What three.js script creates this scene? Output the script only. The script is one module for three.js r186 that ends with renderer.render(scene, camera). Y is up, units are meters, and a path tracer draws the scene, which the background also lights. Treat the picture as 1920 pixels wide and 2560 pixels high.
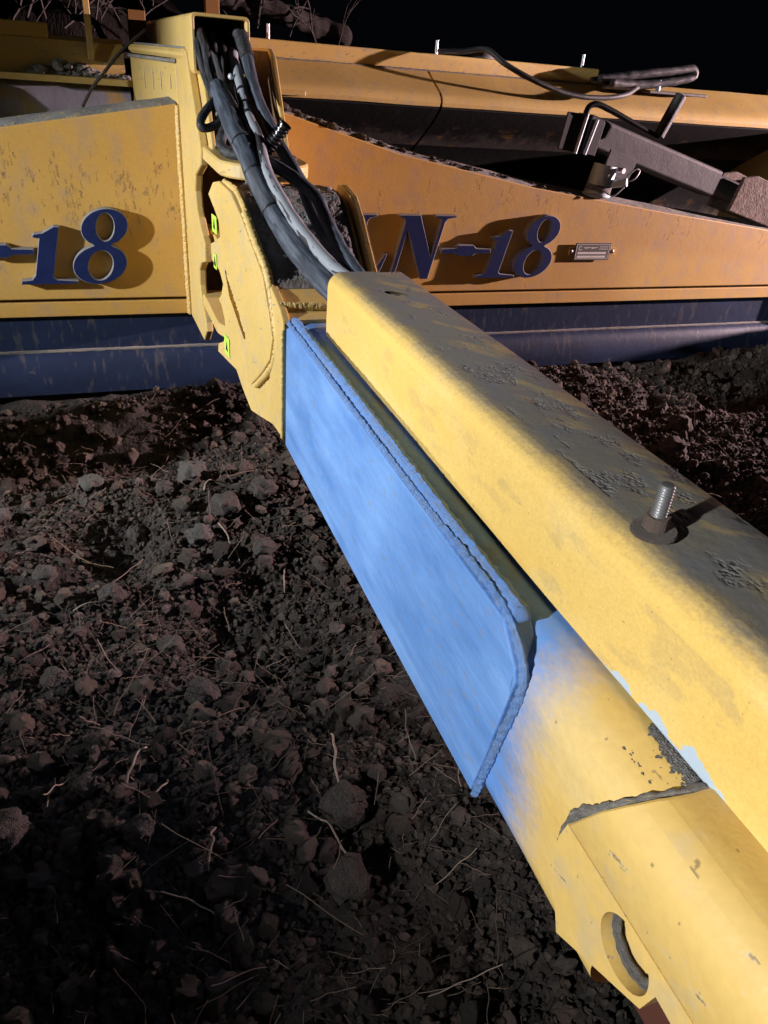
import * as THREE from 'three';
import { RoundedBoxGeometry } from 'three/addons/geometries/RoundedBoxGeometry.js';
import { mergeGeometries, mergeVertices, toCreasedNormals } from 'three/addons/utils/BufferGeometryUtils.js';
import { ImprovedNoise } from 'three/addons/math/ImprovedNoise.js';
import { Brush, Evaluator, SUBTRACTION } from 'three-bvh-csg';

// ---------------------------------------------------------------- camera, sky, lights
const scene = new THREE.Scene();
const camera = new THREE.PerspectiveCamera(69.38, 0.75, 0.02, 400);
camera.position.set(-0.307, 1.274, 3.137);
{
  const m = new THREE.Matrix4().makeBasis(
    new THREE.Vector3(0.94031169, 0.07289746, 0.33241523),
    new THREE.Vector3(0.11436764, 0.85228709, -0.51041822),
    new THREE.Vector3(-0.3205214, 0.51796977, 0.7930784));
  camera.quaternion.setFromRotationMatrix(m);
}
const renderer = new THREE.WebGLRenderer({ antialias: true });
renderer.setSize(768, 1024);
renderer.toneMapping = THREE.LinearToneMapping;
renderer.toneMappingExposure = 1.0;
renderer.shadowMap.enabled = true;
{ // clear moonless night sky: almost black, a trace of blue
  const w = 32, h = 16, d = new Float32Array(w * h * 4);
  for (let i = 0; i < w * h; i++) { d[i * 4] = 0.0009; d[i * 4 + 1] = 0.0011; d[i * 4 + 2] = 0.0016; d[i * 4 + 3] = 1; }
  const t = new THREE.DataTexture(d, w, h, THREE.RGBAFormat, THREE.FloatType);
  t.mapping = THREE.EquirectangularReflectionMapping; t.needsUpdate = true;
  scene.background = t; scene.environment = t;
}
{ // the faintest trace of moonlight
  const moon = new THREE.DirectionalLight(0xcfd8ff, 0.012);
  moon.position.set(-6, 9, 7); moon.castShadow = true; moon.shadow.radius = 20;
  scene.add(moon); scene.add(moon.target);
}
// work lamps that stand round the machine, all outside the frame (built as fixtures near the end)
const LAMPS = [
  { name: 'tripod_work_lamp', pos: [-3.3, 1.5, 1.25], aim: [0.10, 0.62, 0.80], color: [0.95, 0.975, 1.0], power: 66, angle: 28, pen: 0.85, radius: 2.5, label: 'white floodlight on a tripod aimed at the scraper front and hinge' },
  { name: 'tripod_work_lamp', pos: [-2.6, 1.85, 3.6], aim: [0.25, 0.92, 2.6], color: [1.0, 0.99, 0.98], power: 47, angle: 19.5, pen: 0.65, radius: 2, label: 'white floodlight on a tripod aimed at the drawbar cover' },
  { name: 'tripod_work_lamp', pos: [8.4, 1.62, 1.15], aim: [1.2, 0.85, 0.0], color: [1.0, 0.70, 0.72], power: 500, angle: 20.5, pen: 0.6, radius: 2, label: 'warm floodlight on a tripod aimed along the right scraper wing' },
];

// ---------------------------------------------------------------- helpers
let seed = 20240611;
function rnd() { seed |= 0; seed = seed + 0x6D2B79F5 | 0; let t = Math.imul(seed ^ seed >>> 15, 1 | seed); t = t + Math.imul(t ^ t >>> 7, 61 | t) ^ t; return ((t ^ t >>> 14) >>> 0) / 4294967296; }
const rr = (a, b) => a + (b - a) * rnd();
const V = (x, y, z) => new THREE.Vector3(x, y, z);
const clamp = (x, a, b) => Math.max(a, Math.min(b, x));
const sstep = (a, b, x) => { const t = clamp((x - a) / (b - a), 0, 1); return t * t * (3 - 2 * t); };
const lerp = (a, b, t) => a + (b - a) * t;
const PN = new ImprovedNoise();
const n3 = (x, y, z) => PN.noise(x, y, z);
function hash2(x, y) { let h = Math.imul(x, 374761393) + Math.imul(y, 668265263) | 0; h = Math.imul(h ^ h >>> 13, 1274126177); return ((h ^ h >>> 16) >>> 0) / 4294967296; }
function vn(x, y) { const xi = Math.floor(x), yi = Math.floor(y), fx = x - xi, fy = y - yi, u = fx * fx * (3 - 2 * fx), v = fy * fy * (3 - 2 * fy); return lerp(lerp(hash2(xi, yi), hash2(xi + 1, yi), u), lerp(hash2(xi, yi + 1), hash2(xi + 1, yi + 1), u), v); }
function fbm(x, y, o = 4) { let s = 0, a = .5, t = 0; for (let i = 0; i < o; i++) { s += a * vn(x, y); t += a; x = x * 2.03 + 17.1; y = y * 2.03 + 9.7; a *= .5; } return s / t; }

const taken = {};
function numbered(n) { if (!(n in taken)) { taken[n] = 0; return n; } taken[n]++; return n + '_' + String(taken[n]).padStart(3, '0'); }
function tag(o, label, category, group, kind) { if (label) o.userData.label = label; if (category) o.userData.category = category; if (group) o.userData.group = group; if (kind) o.userData.kind = kind; return o; }
function thing(name, label, category, base = [0, 0, 0], group) { const g = new THREE.Group(); g.name = numbered(name); g.position.set(...base); g.userData.base = undefined; delete g.userData.base; ORI.set(g, V(...base)); scene.add(g); return tag(g, label, category, group); }
const ORI = new Map();
function part(name, geo, mat, parent, label) { // geo in world coordinates
  const o = ORI.get(parent) || V(0, 0, 0);
  geo.translate(-o.x, -o.y, -o.z);
  const m = new THREE.Mesh(geo, mat); m.name = name; m.castShadow = m.receiveShadow = true; parent.add(m); ORI.set(m, o);
  if (label) m.userData.label = label; return m;
}
function solo(name, geo, mat, label, category, group, kind) { // one-mesh thing, origin at the middle of its base
  geo.computeBoundingBox(); const b = geo.boundingBox, c = V((b.min.x + b.max.x) / 2, b.min.y, (b.min.z + b.max.z) / 2);
  geo.translate(-c.x, -c.y, -c.z); const m = new THREE.Mesh(geo, mat); m.name = numbered(name); m.position.copy(c); m.castShadow = m.receiveShadow = true; scene.add(m); ORI.set(m, c);
  return tag(m, label, category, group, kind);
}
function boxUV(g, k = 1) { // metre uv by dominant face axis
  if (g.index) g = g.toNonIndexed();
  const p = g.attributes.position, n = p.count, uv = new Float32Array(n * 2), a = V(), b = V(), c = V(), ab = V(), ac = V();
  for (let i = 0; i < n; i += 3) {
    a.fromBufferAttribute(p, i); b.fromBufferAttribute(p, i + 1); c.fromBufferAttribute(p, i + 2);
    ab.subVectors(b, a); ac.subVectors(c, a); ab.cross(ac); const X = Math.abs(ab.x), Y = Math.abs(ab.y), Z = Math.abs(ab.z);
    [a, b, c].forEach((q, j) => { let u, v; if (X >= Y && X >= Z) { u = q.z; v = q.y; } else if (Y >= Z) { u = q.x; v = q.z; } else { u = q.x; v = q.y; } uv[(i + j) * 2] = u * k; uv[(i + j) * 2 + 1] = v * k; });
  }
  g.setAttribute('uv', new THREE.BufferAttribute(uv, 2)); return g;
}
const bx = (x0, x1, y0, y1, z0, z1, r = .003) => { const g = new RoundedBoxGeometry(x1 - x0, y1 - y0, z1 - z0, 2, Math.min(r, (x1 - x0) / 2.01, (y1 - y0) / 2.01, (z1 - z0) / 2.01)); g.translate((x0 + x1) / 2, (y0 + y1) / 2, (z0 + z1) / 2); return boxUV(g); };
function shapeOf(pts, holes = []) { const s = new THREE.Shape(pts.map(p => new THREE.Vector2(p[0], p[1]))); for (const h of holes) s.holes.push(h instanceof THREE.Path ? h : new THREE.Path(h.map(p => new THREE.Vector2(p[0], p[1])))); return s; }
function extr(shape, depth, bev = .003, seg = 1, curve = 12) { return new THREE.ExtrudeGeometry(shape, { depth: Math.max(depth - 2 * bev, .0005), bevelEnabled: bev > 0, bevelSize: bev, bevelThickness: bev, bevelOffset: -bev, bevelSegments: seg, curveSegments: curve }).translate(0, 0, bev); }
// plate standing in the plane x = const : outline (z, y), thickness t towards +x
function plateX(pts, x, t, bev = .003, holes = [], seg = 1) { const g = extr(shapeOf(pts.map(p => [-p[0], p[1]]), holes.map(h => h.map ? h.map(p => [-p[0], p[1]]) : h)), t, bev, seg); g.rotateY(Math.PI / 2); g.translate(x, 0, 0); return boxUV(g); }
// plate in the plane z = const, outline (x, y), thickness towards +z
function plateZ(pts, z, t, bev = .003, holes = [], seg = 1) { const g = extr(shapeOf(pts, holes), t, bev, seg); g.translate(0, 0, z); return boxUV(g); }
// plate in the plane y = const, outline (x, z), thickness upwards
function plateY(pts, y, t, bev = .003, holes = []) { const g = extr(shapeOf(pts.map(p => [p[0], -p[1]]), holes), t, bev); g.rotateX(-Math.PI / 2); g.translate(0, y, 0); return boxUV(g); }
// sheet: open profile (a, b) given thickness, run along x or z
function offsetProfile(pts, t) { const n = pts.length, o = []; for (let i = 0; i < n; i++) { const a = pts[Math.max(0, i - 1)], b = pts[Math.min(n - 1, i + 1)]; let dx = b[0] - a[0], dy = b[1] - a[1]; const l = Math.hypot(dx, dy) || 1; o.push([pts[i][0] - dy / l * t, pts[i][1] + dx / l * t]); } return o; }
function sheet(pts, t, axis, s0, s1, nSeg, wob) { // closed solid with uv = (along, around)
  const inn = offsetProfile(pts, t), loop = pts.concat(inn.slice().reverse()), n = loop.length;
  const arc = [0]; for (let i = 1; i < n; i++) arc.push(arc[i - 1] + Math.hypot(loop[i][0] - loop[i - 1][0], loop[i][1] - loop[i - 1][1])); arc.push(arc[n - 1] + t);
  const pos = [], uv = [], idx = [];
  for (let j = 0; j <= nSeg; j++) { const s = lerp(s0, s1, j / nSeg); for (let i = 0; i <= n; i++) { const q = loop[i % n]; let a = q[0], b = q[1]; if (wob) { const w = wob(a, b, s); a += w[0]; b += w[1]; } if (axis === 'x') pos.push(s, b, a); else pos.push(a, b, s); uv.push(s, arc[i]); } }
  const W = n + 1; for (let j = 0; j < nSeg; j++) for (let i = 0; i < n; i++) { const a = j * W + i, b = a + 1, c = a + W, d = c + 1; idx.push(a, c, b, b, c, d); }
  // end caps : strips between outer and inner line
  const m = pts.length; for (const j of [0, nSeg]) { const base = pos.length / 3; for (let i = 0; i < n; i++) { pos.push(pos[(j * W + i) * 3], pos[(j * W + i) * 3 + 1], pos[(j * W + i) * 3 + 2]); uv.push(uv[(j * W + i) * 2], uv[(j * W + i) * 2 + 1]); } for (let i = 0; i < m - 1; i++) { const a = base + i, b = base + i + 1, c = base + n - 1 - i, d = base + n - 2 - i; if (j === 0) idx.push(a, b, c, b, d, c); else idx.push(a, c, b, b, c, d); } }
  const g = new THREE.BufferGeometry(); g.setAttribute('position', new THREE.Float32BufferAttribute(pos, 3)); g.setAttribute('uv', new THREE.Float32BufferAttribute(uv, 2)); g.setIndex(idx);
  const c = toCreasedNormals(g, 0.6); return c;
}
function arcPts(cx, cy, r, a0, a1, n) { const o = []; for (let i = 0; i <= n; i++) { const a = (a0 + (a1 - a0) * i / n) * Math.PI / 180; o.push([cx + r * Math.cos(a), cy + r * Math.sin(a)]); } return o; }
function rrect(x0, x1, y0, y1, r, n = 8) { return [...arcPts(x1 - r, y0 + r, r, -90, 0, n), ...arcPts(x1 - r, y1 - r, r, 0, 90, n), ...arcPts(x0 + r, y1 - r, r, 90, 180, n), ...arcPts(x0 + r, y0 + r, r, 180, 270, n)]; }
function tube(pts, r, seg = 40, rad = 10, wob = 0, freq = 40) {
  const c = new THREE.CatmullRomCurve3(pts.map(p => V(...p)), false, 'centripetal'); const g = new THREE.TubeGeometry(c, seg, r, rad, false);
  const caps = []; for (const e of [0, 1]) { const cg = new THREE.SphereGeometry(r * .98, rad, 6); const p = c.getPointAt(e); cg.translate(p.x, p.y, p.z); caps.push(cg); }
  let m = mergeGeometries([g, ...caps]);
  if (wob) { const p = m.attributes.position, nn = m.attributes.normal; for (let i = 0; i < p.count; i++) { const x = p.getX(i), y = p.getY(i), z = p.getZ(i), d = wob * (n3(x * freq, y * freq, z * freq) + .6 * n3(x * freq * 2.3 + 5, y * freq * 2.3, z * freq * 2.3)); p.setXYZ(i, x + nn.getX(i) * d, y + nn.getY(i) * d, z + nn.getZ(i) * d); } m.computeVertexNormals(); }
  return m;
}
const cyl = (a, b, r0, r1 = r0, n = 20) => { const A = V(...a), B = V(...b), d = B.clone().sub(A), L = d.length(); const g = new THREE.CylinderGeometry(r1, r0, L, n, 1); g.applyQuaternion(new THREE.Quaternion().setFromUnitVectors(V(0, 1, 0), d.normalize())); g.translate((A.x + B.x) / 2, (A.y + B.y) / 2, (A.z + B.z) / 2); return g; };
const weld = (pts, r = .006, amp = .0035) => tube(pts, r, Math.max(60, pts.length * 40), 8, amp * .55, 120);
function lump(r, det, rough, f = 1.6, sq = .75) { let g = new THREE.IcosahedronGeometry(1, det); g.deleteAttribute('uv'); g.deleteAttribute('normal'); g = mergeVertices(g, 1e-4); const o = rnd() * 100, p = g.attributes.position; for (let i = 0; i < p.count; i++) { const x = p.getX(i), y = p.getY(i), z = p.getZ(i); const k = 1 + rough * (n3(x * f + o, y * f, z * f) * 1.2 + .6 * n3(x * f * 2.4, y * f * 2.4 + o, z * f * 2.4) + .3 * n3(x * f * 5, y * f * 5, z * f * 5 + o)); p.setXYZ(i, x * k * r, y * k * r * sq, z * k * r); } g = g.toNonIndexed(); g = toCreasedNormals(g, 0.9); return boxUV(g, 6); }

// ---------------------------------------------------------------- textures
const S8 = v => Math.round(255 * clamp(v <= .0031308 ? v * 12.92 : 1.055 * Math.pow(v, 1 / 2.4) - .055, 0, 1));
function colTex(w, h, fn, rep = [1, 1]) { const d = new Uint8Array(w * h * 4); for (let y = 0; y < h; y++) for (let x = 0; x < w; x++) { const c = fn(x, y), i = (y * w + x) * 4; d[i] = S8(c[0]); d[i + 1] = S8(c[1]); d[i + 2] = S8(c[2]); d[i + 3] = 255; } return finish(d, w, h, true, rep); }
function greyTex(w, h, fn, rep = [1, 1]) { const d = new Uint8Array(w * h * 4); for (let y = 0; y < h; y++) for (let x = 0; x < w; x++) { const v = Math.round(255 * clamp(fn(x, y), 0, 1)), i = (y * w + x) * 4; d[i] = d[i + 1] = d[i + 2] = v; d[i + 3] = 255; } return finish(d, w, h, false, rep); }
function finish(d, w, h, srgb, rep) { const t = new THREE.DataTexture(d, w, h, THREE.RGBAFormat, THREE.UnsignedByteType); t.wrapS = t.wrapT = THREE.RepeatWrapping; t.magFilter = THREE.LinearFilter; t.minFilter = THREE.LinearMipmapLinearFilter; t.generateMipmaps = true; if (srgb) t.colorSpace = THREE.SRGBColorSpace; t.repeat.set(...rep); t.needsUpdate = true; return t; }
const mix3 = (a, b, t) => [lerp(a[0], b[0], t), lerp(a[1], b[1], t), lerp(a[2], b[2], t)];
const YEL = [.66, .47, .165], YEL2 = [.61, .415, .12], DUST = [.17, .165, .16], GRIME = [.06, .05, .045], PRIM = [.40, .40, .40];
// general yellow enamel, 1.6 m per tile
const yelMap = colTex(1024, 1024, (x, y) => { const a = fbm(x / 190, y / 190, 4), b = fbm(x / 23 + 40, y / 23, 4), s = fbm(x / 5 + 9, y / 5, 2); let c = mix3(YEL2, YEL, clamp(a * 1.6 - .3, 0, 1)); c = mix3(c, [.40, .36, .28], clamp((b - .52) * 1.3, 0, .35)); if (fbm(x / 6 + 300, y / 10, 3) > .865) c = mix3(c, GRIME, .6); const sc = fbm(x / 34 + y / 60 + 90, y / 3.2 - x / 9, 3); if (sc > .83) c = mix3(c, [.10, .085, .085], .7); else if (sc > .80) c = mix3(c, [.50, .46, .40], .5); const k = .95 + s * .1; return c.map(v => v * k); }, [1 / 1.6, 1 / 1.6]);
const yelRough = greyTex(512, 512, (x, y) => .36 + .35 * fbm(x / 40, y / 40, 4), [1 / 1.6, 1 / 1.6]);
const fineBump = greyTex(512, 512, (x, y) => .5 * fbm(x / 30, y / 30, 3) + .5 * fbm(x / 4 + 3, y / 4, 3), [1 / .5, 1 / .5]);
const M = {};
M.yellow = new THREE.MeshPhysicalMaterial({ map: yelMap, roughnessMap: yelRough, roughness: 1, bumpMap: fineBump, bumpScale: .0005, clearcoat: .12, clearcoatRoughness: .45 });
// yellow wing plate: 5.8 m x 0.9 m, scuffed and scratched
{
  const w = 2048, h = 512, mask = new Float32Array(w * h), sm = new Float32Array(w * h);
  const px = x => (x + 2.3) / 5.8 * w, py = y => (y - .3) / .9 * h;
  const stroke = (x, y, len, wd, a) => { let cx = x; for (let j = 0; j < len; j++) { cx += rr(-.6, .6); const yy = Math.round(y - j); for (let k = 0; k < wd; k++) { const xx = Math.round(cx + k); if (xx >= 0 && xx < w && yy >= 0 && yy < h && rnd() > .22) mask[yy * w + xx] = Math.max(mask[yy * w + xx], a * rr(.5, 1)); } } };
  for (let c = 0; c < 105; c++) { const cx = rnd() < .45 ? rr(-.75, .0) : rr(-2.2, 3.4), cy = rr(.70, .90) - Math.max(0, (cx - 1) * .05), n = 2 + Math.floor(rnd() * 8); for (let k = 0; k < n; k++) stroke(px(cx + rr(-.035, .035)), py(cy + rr(-.05, .05)), rr(3, 18), rnd() < .35 ? 2 : 1, rr(.5, 1)); }
  for (let c = 0; c < 150; c++) stroke(px(rr(-2.2, 3.4)), py(rr(.36, 1.0)), rr(2, 14), 1, rr(.3, .8));
  const map = colTex(w, h, (x, y) => { const a = fbm(x / 160, y / 90, 4), b = fbm(x / 18 + 7, y / 34, 4); let c = mix3([.57, .325, .075], [.61, .37, .10], clamp(a * 1.5 - .25, 0, 1)); c = mix3(c, [.42, .29, .20], clamp((b - .48) * 1.4, 0, .5)); c = mix3(c, [.07, .045, .06], clamp(mask[y * w + x], 0, 1) * .92); const k = .95 + .1 * fbm(x / 2.5, y / 2.5, 2); return c.map(v => v * k); }, [1 / 5.8, 1 / .9]);
  map.offset.set(2.3 / 5.8, -.3 / .9);
  M.wing = new THREE.MeshPhysicalMaterial({ map, roughness: .52, bumpMap: fineBump, bumpScale: .0006, clearcoat: .08, clearcoatRoughness: .5 });
}
// drawbar cover: yellow with a crust of grey dust on the flat top ; uv = (z, arc length)
const COV = { z0: 1.515, z1: 3.75 };
{
  const w = 2048, h = 512, L = 2.3, A = .5;
  const dustAt = (x, y) => { const s = y / h * A, z = x / w * L; // arc: 0 lip edge, .113-.168 bend, then the top
    const edge = .154 + .012 * (fbm(z * 3, 1.3, 3) - .5) + .010 * (fbm(x / 7, y / 7, 3) - .5);
    let d = sstep(edge - .030, edge + .030, s + .012 * (fbm(x / 2.5, y / 2.5, 2) - .5));
    const q = z * 1.0 + s * 1.6; const streak = fbm(q * 9 + 4, (z * .9 - s * 1.1) * 38, 4); // wiped, slanting patches
    d *= 1 - clamp((streak - .50) * 2.0, 0, .32) * sstep(.19, .24, s);
    if (s < .11) d = Math.max(d, clamp((fbm(x / 60 + 20, y / 26, 4) - .60) * 1.2, 0, .14)); return clamp(d + .12 * (fbm(x / 3, y / 3, 2) - .5), 0, 1); };
  const crust = (x, y) => { const s = y / h * A, r = fbm(x / 42 + 50, y / 34 + 3, 4), f = fbm(x / 7, y / 9, 3); const g2 = fbm(x / 3.2 + 11, y / 3.6, 3); return s > .175 ? sstep(.50, .80, r + .05 * (f - .5)) * (.2 + .8 * sstep(.35, .75, g2 * .7 + f * .3)) : 0; };
  const map = colTex(w, h, (x, y) => { const d = dustAt(x, y), k = crust(x, y), a = fbm(x / 150, y / 90, 4), s = y / h * A; let c = mix3([.72, .515, .165], [.72, .475, .12], a); c = mix3(c, [.70, .55, .25], clamp((fbm(x / 90 + 9, y / 60, 3) - .5) * 1.4, 0, .35)); if (s < .12 && fbm(x / 5 + 70, y / 5, 3) > .875) c = mix3(c, GRIME, .7);
    c = mix3(c, [.165, .155, .125], d); c = mix3(c, [.155, .157, .162], clamp(d * (fbm(x / 40, y / 50, 3) * 1.6 - .35), 0, 1)); c = mix3(c, [.15, .152, .156], clamp(k * 1.4, 0, .7)); const sp = fbm(x / 2.2, y / 2.2, 2); c = c.map(v => v * (.9 + .2 * sp)); if (k > .25 && fbm(x / 4 + 8, y / 4, 2) > .69) c = mix3(c, [.03, .028, .026], .8); if (z_chip(x, y)) c = [.42, .52, .62]; return c; }, [1 / L, 1 / A]);
  function z_chip(x, y) { const s = y / h * A, z = x / w * L + COV.z0; return s < .030 && z > 2.64 && z < 2.88 && s < .030 * (fbm(x / 26 + 5, y / 30, 4) * 2.6 - 1.05) * sstep(2.64, 2.70, z) * sstep(2.88, 2.80, z); }
  const bump = greyTex(w, h, (x, y) => .15 * fbm(x / 12, y / 12, 3) + .7 * crust(x, y) + .15 * dustAt(x, y), [1 / L, 1 / A]);
  const rg = greyTex(1024, 256, (x, y) => lerp(.36, .95, dustAt(x * 2, y * 2)), [1 / L, 1 / A]);
  for (const t of [map, bump, rg]) { t.offset.set(-COV.z0 / L, 0); }
  M.cover = new THREE.MeshPhysicalMaterial({ map, bumpMap: bump, bumpScale: .0045, roughnessMap: rg, roughness: 1 });
}
// thick dried soil film
const dirtBump = greyTex(512, 512, (x, y) => .6 * fbm(x / 38, y / 38, 4) + .4 * fbm(x / 6, y / 6, 3), [1 / .5, 1 / .5]);
const dirtMap = colTex(512, 512, (x, y) => { const a = fbm(x / 60, y / 60, 4), b = fbm(x / 7, y / 7, 3); let c = mix3([.14, .14, .142], [.25, .245, .24], clamp(a * 1.7 - .35, 0, 1)); c = mix3(c, [.16, .11, .045], clamp((fbm(x / 24 + 60, y / 24, 3) - .6) * 2, 0, .5)); return c.map(v => v * (.8 + .4 * b)); }, [1 / .5, 1 / .5]);
M.dirt = new THREE.MeshStandardMaterial({ map: dirtMap, bumpMap: dirtBump, bumpScale: .010, roughness: .97 });
const dustMap = colTex(512, 512, (x, y) => { const a = fbm(x / 70, y / 70, 4), b = fbm(x / 5, y / 5, 3); let c = mix3([.15, .148, .145], [.24, .232, .215], clamp(a * 1.7 - .35, 0, 1)); c = mix3(c, YEL2, clamp((fbm(x / 18 + 33, y / 18, 3) - .62) * 2, 0, .5)); return c.map(v => v * (.88 + .24 * b)); }, [1 / .5, 1 / .5]);
M.dust = new THREE.MeshStandardMaterial({ map: dustMap, bumpMap: dirtBump, bumpScale: .004, roughness: .95 });
// pale blue brush-on paint, thin over dust and primer
{
  const map = colTex(1024, 512, (x, y) => { const br = fbm(x / 260 + y / 900, y / 26 + x / 420, 4), f = fbm(x / 9, y / 9, 3); let c = mix3([.115, .255, .57], [.155, .315, .66], br); const lo = fbm(x / 130 + 3, y / 70, 4), sp = fbm(x / 3 + 8, y / 3, 2); c = mix3(c, [.20, .38, .72], clamp((lo - .52) * 2.2, 0, .45)); c = mix3(c, [.07, .19, .48], clamp((.44 - lo) * 2.4, 0, .5)); c = mix3(c, [.20, .22, .26], clamp((fbm(x / 16 + 50, y / 9, 4) - .66) * 3, 0, .5)); if (sp > .93) c = mix3(c, [.10, .11, .14], .7); return c.map(v => v * (.96 + .08 * f)); }, [1 / 1.3, 1 / .45]);
  const bump = greyTex(1024, 512, (x, y) => .7 * fbm(x / 200 + y / 600, y / 22, 3) + .3 * fbm(x / 14, y / 9, 3), [1 / 1.3, 1 / .45]);
  M.blue = new THREE.MeshPhysicalMaterial({ map, bumpMap: bump, bumpScale: .0026, roughnessMap: greyTex(512, 256, (x, y) => .30 + .45 * fbm(x / 40, y / 24, 4), [1 / 1.3, 1 / .45]), roughness: 1, clearcoat: .1, clearcoatRoughness: .4 });
  const wmap = colTex(512, 512, (x, y) => { const d = fbm(x / 26, y / 26, 4), f = fbm(x / 5, y / 5, 3); let c = mix3([.115, .265, .62], [.19, .22, .28], clamp((d - .44) * 3.2, 0, .8)); return c.map(v => v * (.85 + .3 * f)); }, [1 / .3, 1 / .3]);
  M.blueWeld = new THREE.MeshStandardMaterial({ map: wmap, roughness: .6, bumpMap: fineBump, bumpScale: .002 });
}
// drawbar beam: yellow, with blue overspray round the patch plate and road dust with cover shade ; uv = (z, y) on the left side, (z, arc) by lathe
const BEAM = { x0: .10, x1: .36, y0: .405, y1: .715, r: .062 };
{
  const w = 1024, h = 512, L = 2.4, A = .6; // u = z - 1.38 ; v = arc from the lower left
  const map = colTex(w, h, (x, y) => { const z = x / w * L + 1.38, s = y / h * A; const n = fbm(x / 22, y / 14, 4), f = fbm(x / 4, y / 4, 3), a = fbm(x / 120, y / 80, 3);
    let c = mix3(YEL2, [.69, .49, .17], clamp(a * 1.6 - .3, 0, 1)); c = mix3(c, [.62, .50, .26], clamp((fbm(x / 60 + 4, y / 44, 3) - .5) * 1.5, 0, .4));
    const dustShadeTop = sstep(.41, .47, s + .05 * (n - .5) + .03 * (f - .5)); c = mix3(c, [.10, .088, .075], dustShadeTop * .9); // soil film and shade of the cover, both in the top colour
    if (fbm(x / 8 + 31, y / 8, 3) > .85) c = mix3(c, GRIME, .6);
    const lim = 2.68 + .05 * (fbm(y / 60, 3.3, 3) - .5) + .03 * (fbm(x / 3, y / 3, 2) - .5) - .02 * sstep(.22, .36, s) + .03 * sstep(.2, .0, s), spray = (1 - sstep(lim - .10, lim + .03, z)) * (1 - sstep(.385, .465, s + .06 * (n - .5))); c = mix3(c, mix3([.115, .265, .62], [.17, .19, .23], clamp((n - .5) * 2, 0, .6)), clamp(spray + .25 * spray * (f - .5), 0, 1));
    return c.map(v => v * (.93 + .14 * f)); }, [1, 1]);
  M.beam = new THREE.MeshPhysicalMaterial({ map, roughness: .46, bumpMap: greyTex(512, 256, (x, y) => fbm(x / 9, y / 9, 4), [4, 2]), bumpScale: .0008, clearcoat: .08, clearcoatRoughness: .5 });
}
M.sleeve = M.yellow;
M.blade = new THREE.MeshPhysicalMaterial({ map: colTex(1024, 256, (x, y) => { const a = fbm(x / 90, y / 30, 4), b = fbm(x / 9 + 5, y / 30, 4); let c = mix3([.014, .021, .046], [.020, .034, .082], a); c = mix3(c, [.11, .10, .095], clamp((b - .62) * 2.4, 0, .5)); return c; }, [1 / 2, 1 / .5]), roughness: .42, metalness: 0, specularIntensity: .55, bumpMap: fineBump, bumpScale: .001 });
M.worn = new THREE.MeshPhysicalMaterial({ map: colTex(1024, 512, (x, y) => { const v = y / 512, n = fbm(x / 30, y / 60, 4), f = fbm(x / 4, y / 22, 3); let c = mix3([.012, .0115, .012], [.02, .019, .019], n); const d = sstep(.30, .0, v + .30 * (n - .5) + .10 * (f - .5)); c = mix3(c, [.20, .18, .17], d * (.35 + .6 * f)); c = mix3(c, [.45, .25, .05], clamp((fbm(x / 50 + 77, y / 40, 3) - .68) * 4, 0, .6) * sstep(.4, .1, v)); return c; }, [1 / 1.4, 1 / .6]), roughness: .6, metalness: 0, specularIntensity: .5, bumpMap: fineBump, bumpScale: .0015 });  // worn bare steel with dust by the lip; the black also carries shade
M.scoured = new THREE.MeshPhysicalMaterial({ map: colTex(512, 256, (x, y) => { const n = fbm(x / 40, y / 40, 4), f = fbm(x / 3, y / 14, 3); let c = mix3([.20, .21, .25], [.30, .32, .38], n); c = mix3(c, [.45, .31, .09], clamp((fbm(x / 60 + 12, y / 50, 3) - .55) * 3.5, 0, .8)); return c.map(v => v * (.85 + .3 * f)); }, [1, 2]), roughness: .5, metalness: .3 });
M.navy = new THREE.MeshPhysicalMaterial({ map: colTex(512, 512, (x, y) => { const n = fbm(x / 30, y / 30, 4), f = fbm(x / 6 + 9, y / 6, 3); let c = mix3([.008, .016, .075], [.013, .024, .105], n); c = mix3(c, [.08, .08, .09], clamp((f - .72) * 2.2, 0, .3)); return c; }, [2, 2]), roughness: .75, specularIntensity: .25, bumpMap: fineBump, bumpScale: .0008 });
M.navyEdge = new THREE.MeshStandardMaterial({ color: new THREE.Color().setRGB(.22, .21, .21), roughness: .9 });
M.rubber = new THREE.MeshPhysicalMaterial({ map: colTex(512, 512, (x, y) => { const n = fbm(x / 40, y / 22, 4), f = fbm(x / 5, y / 5, 3); return mix3([.018, .018, .020], [.085, .09, .10], clamp((n - .42) * 2.2, 0, 1) * (.5 + .7 * f)); }, [3, 1]), roughness: .55, bumpMap: fineBump, bumpScale: .001 });
M.rubberDusty = new THREE.MeshPhysicalMaterial({ map: colTex(512, 512, (x, y) => { const n = fbm(x / 50, y / 20, 4), f = fbm(x / 5, y / 5, 3); return mix3([.03, .038, .055], [.125, .148, .19], clamp((n - .36) * 2.0, 0, 1) * (.6 + .6 * f)); }, [3, 1]), roughness: .6, bumpMap: fineBump, bumpScale: .0012 });
M.greyHose = new THREE.MeshPhysicalMaterial({ map: colTex(512, 512, (x, y) => { const n = fbm(x / 18, y / 60, 4), f = fbm(x / 6, y / 6, 3); let c = mix3([.22, .24, .28], [.33, .35, .38], f); if (x > 190) c = mix3(c, [.025, .025, .028], sstep(.46, .50, n + .10 * Math.sin(y / 512 * 6.283))); return c; }, [1, 1]), roughness: .6 });
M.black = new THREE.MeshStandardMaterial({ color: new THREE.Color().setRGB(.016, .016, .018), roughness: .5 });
M.darkPlate = new THREE.MeshPhysicalMaterial({ color: new THREE.Color().setRGB(.028, .028, .031), roughness: .55 });
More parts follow.
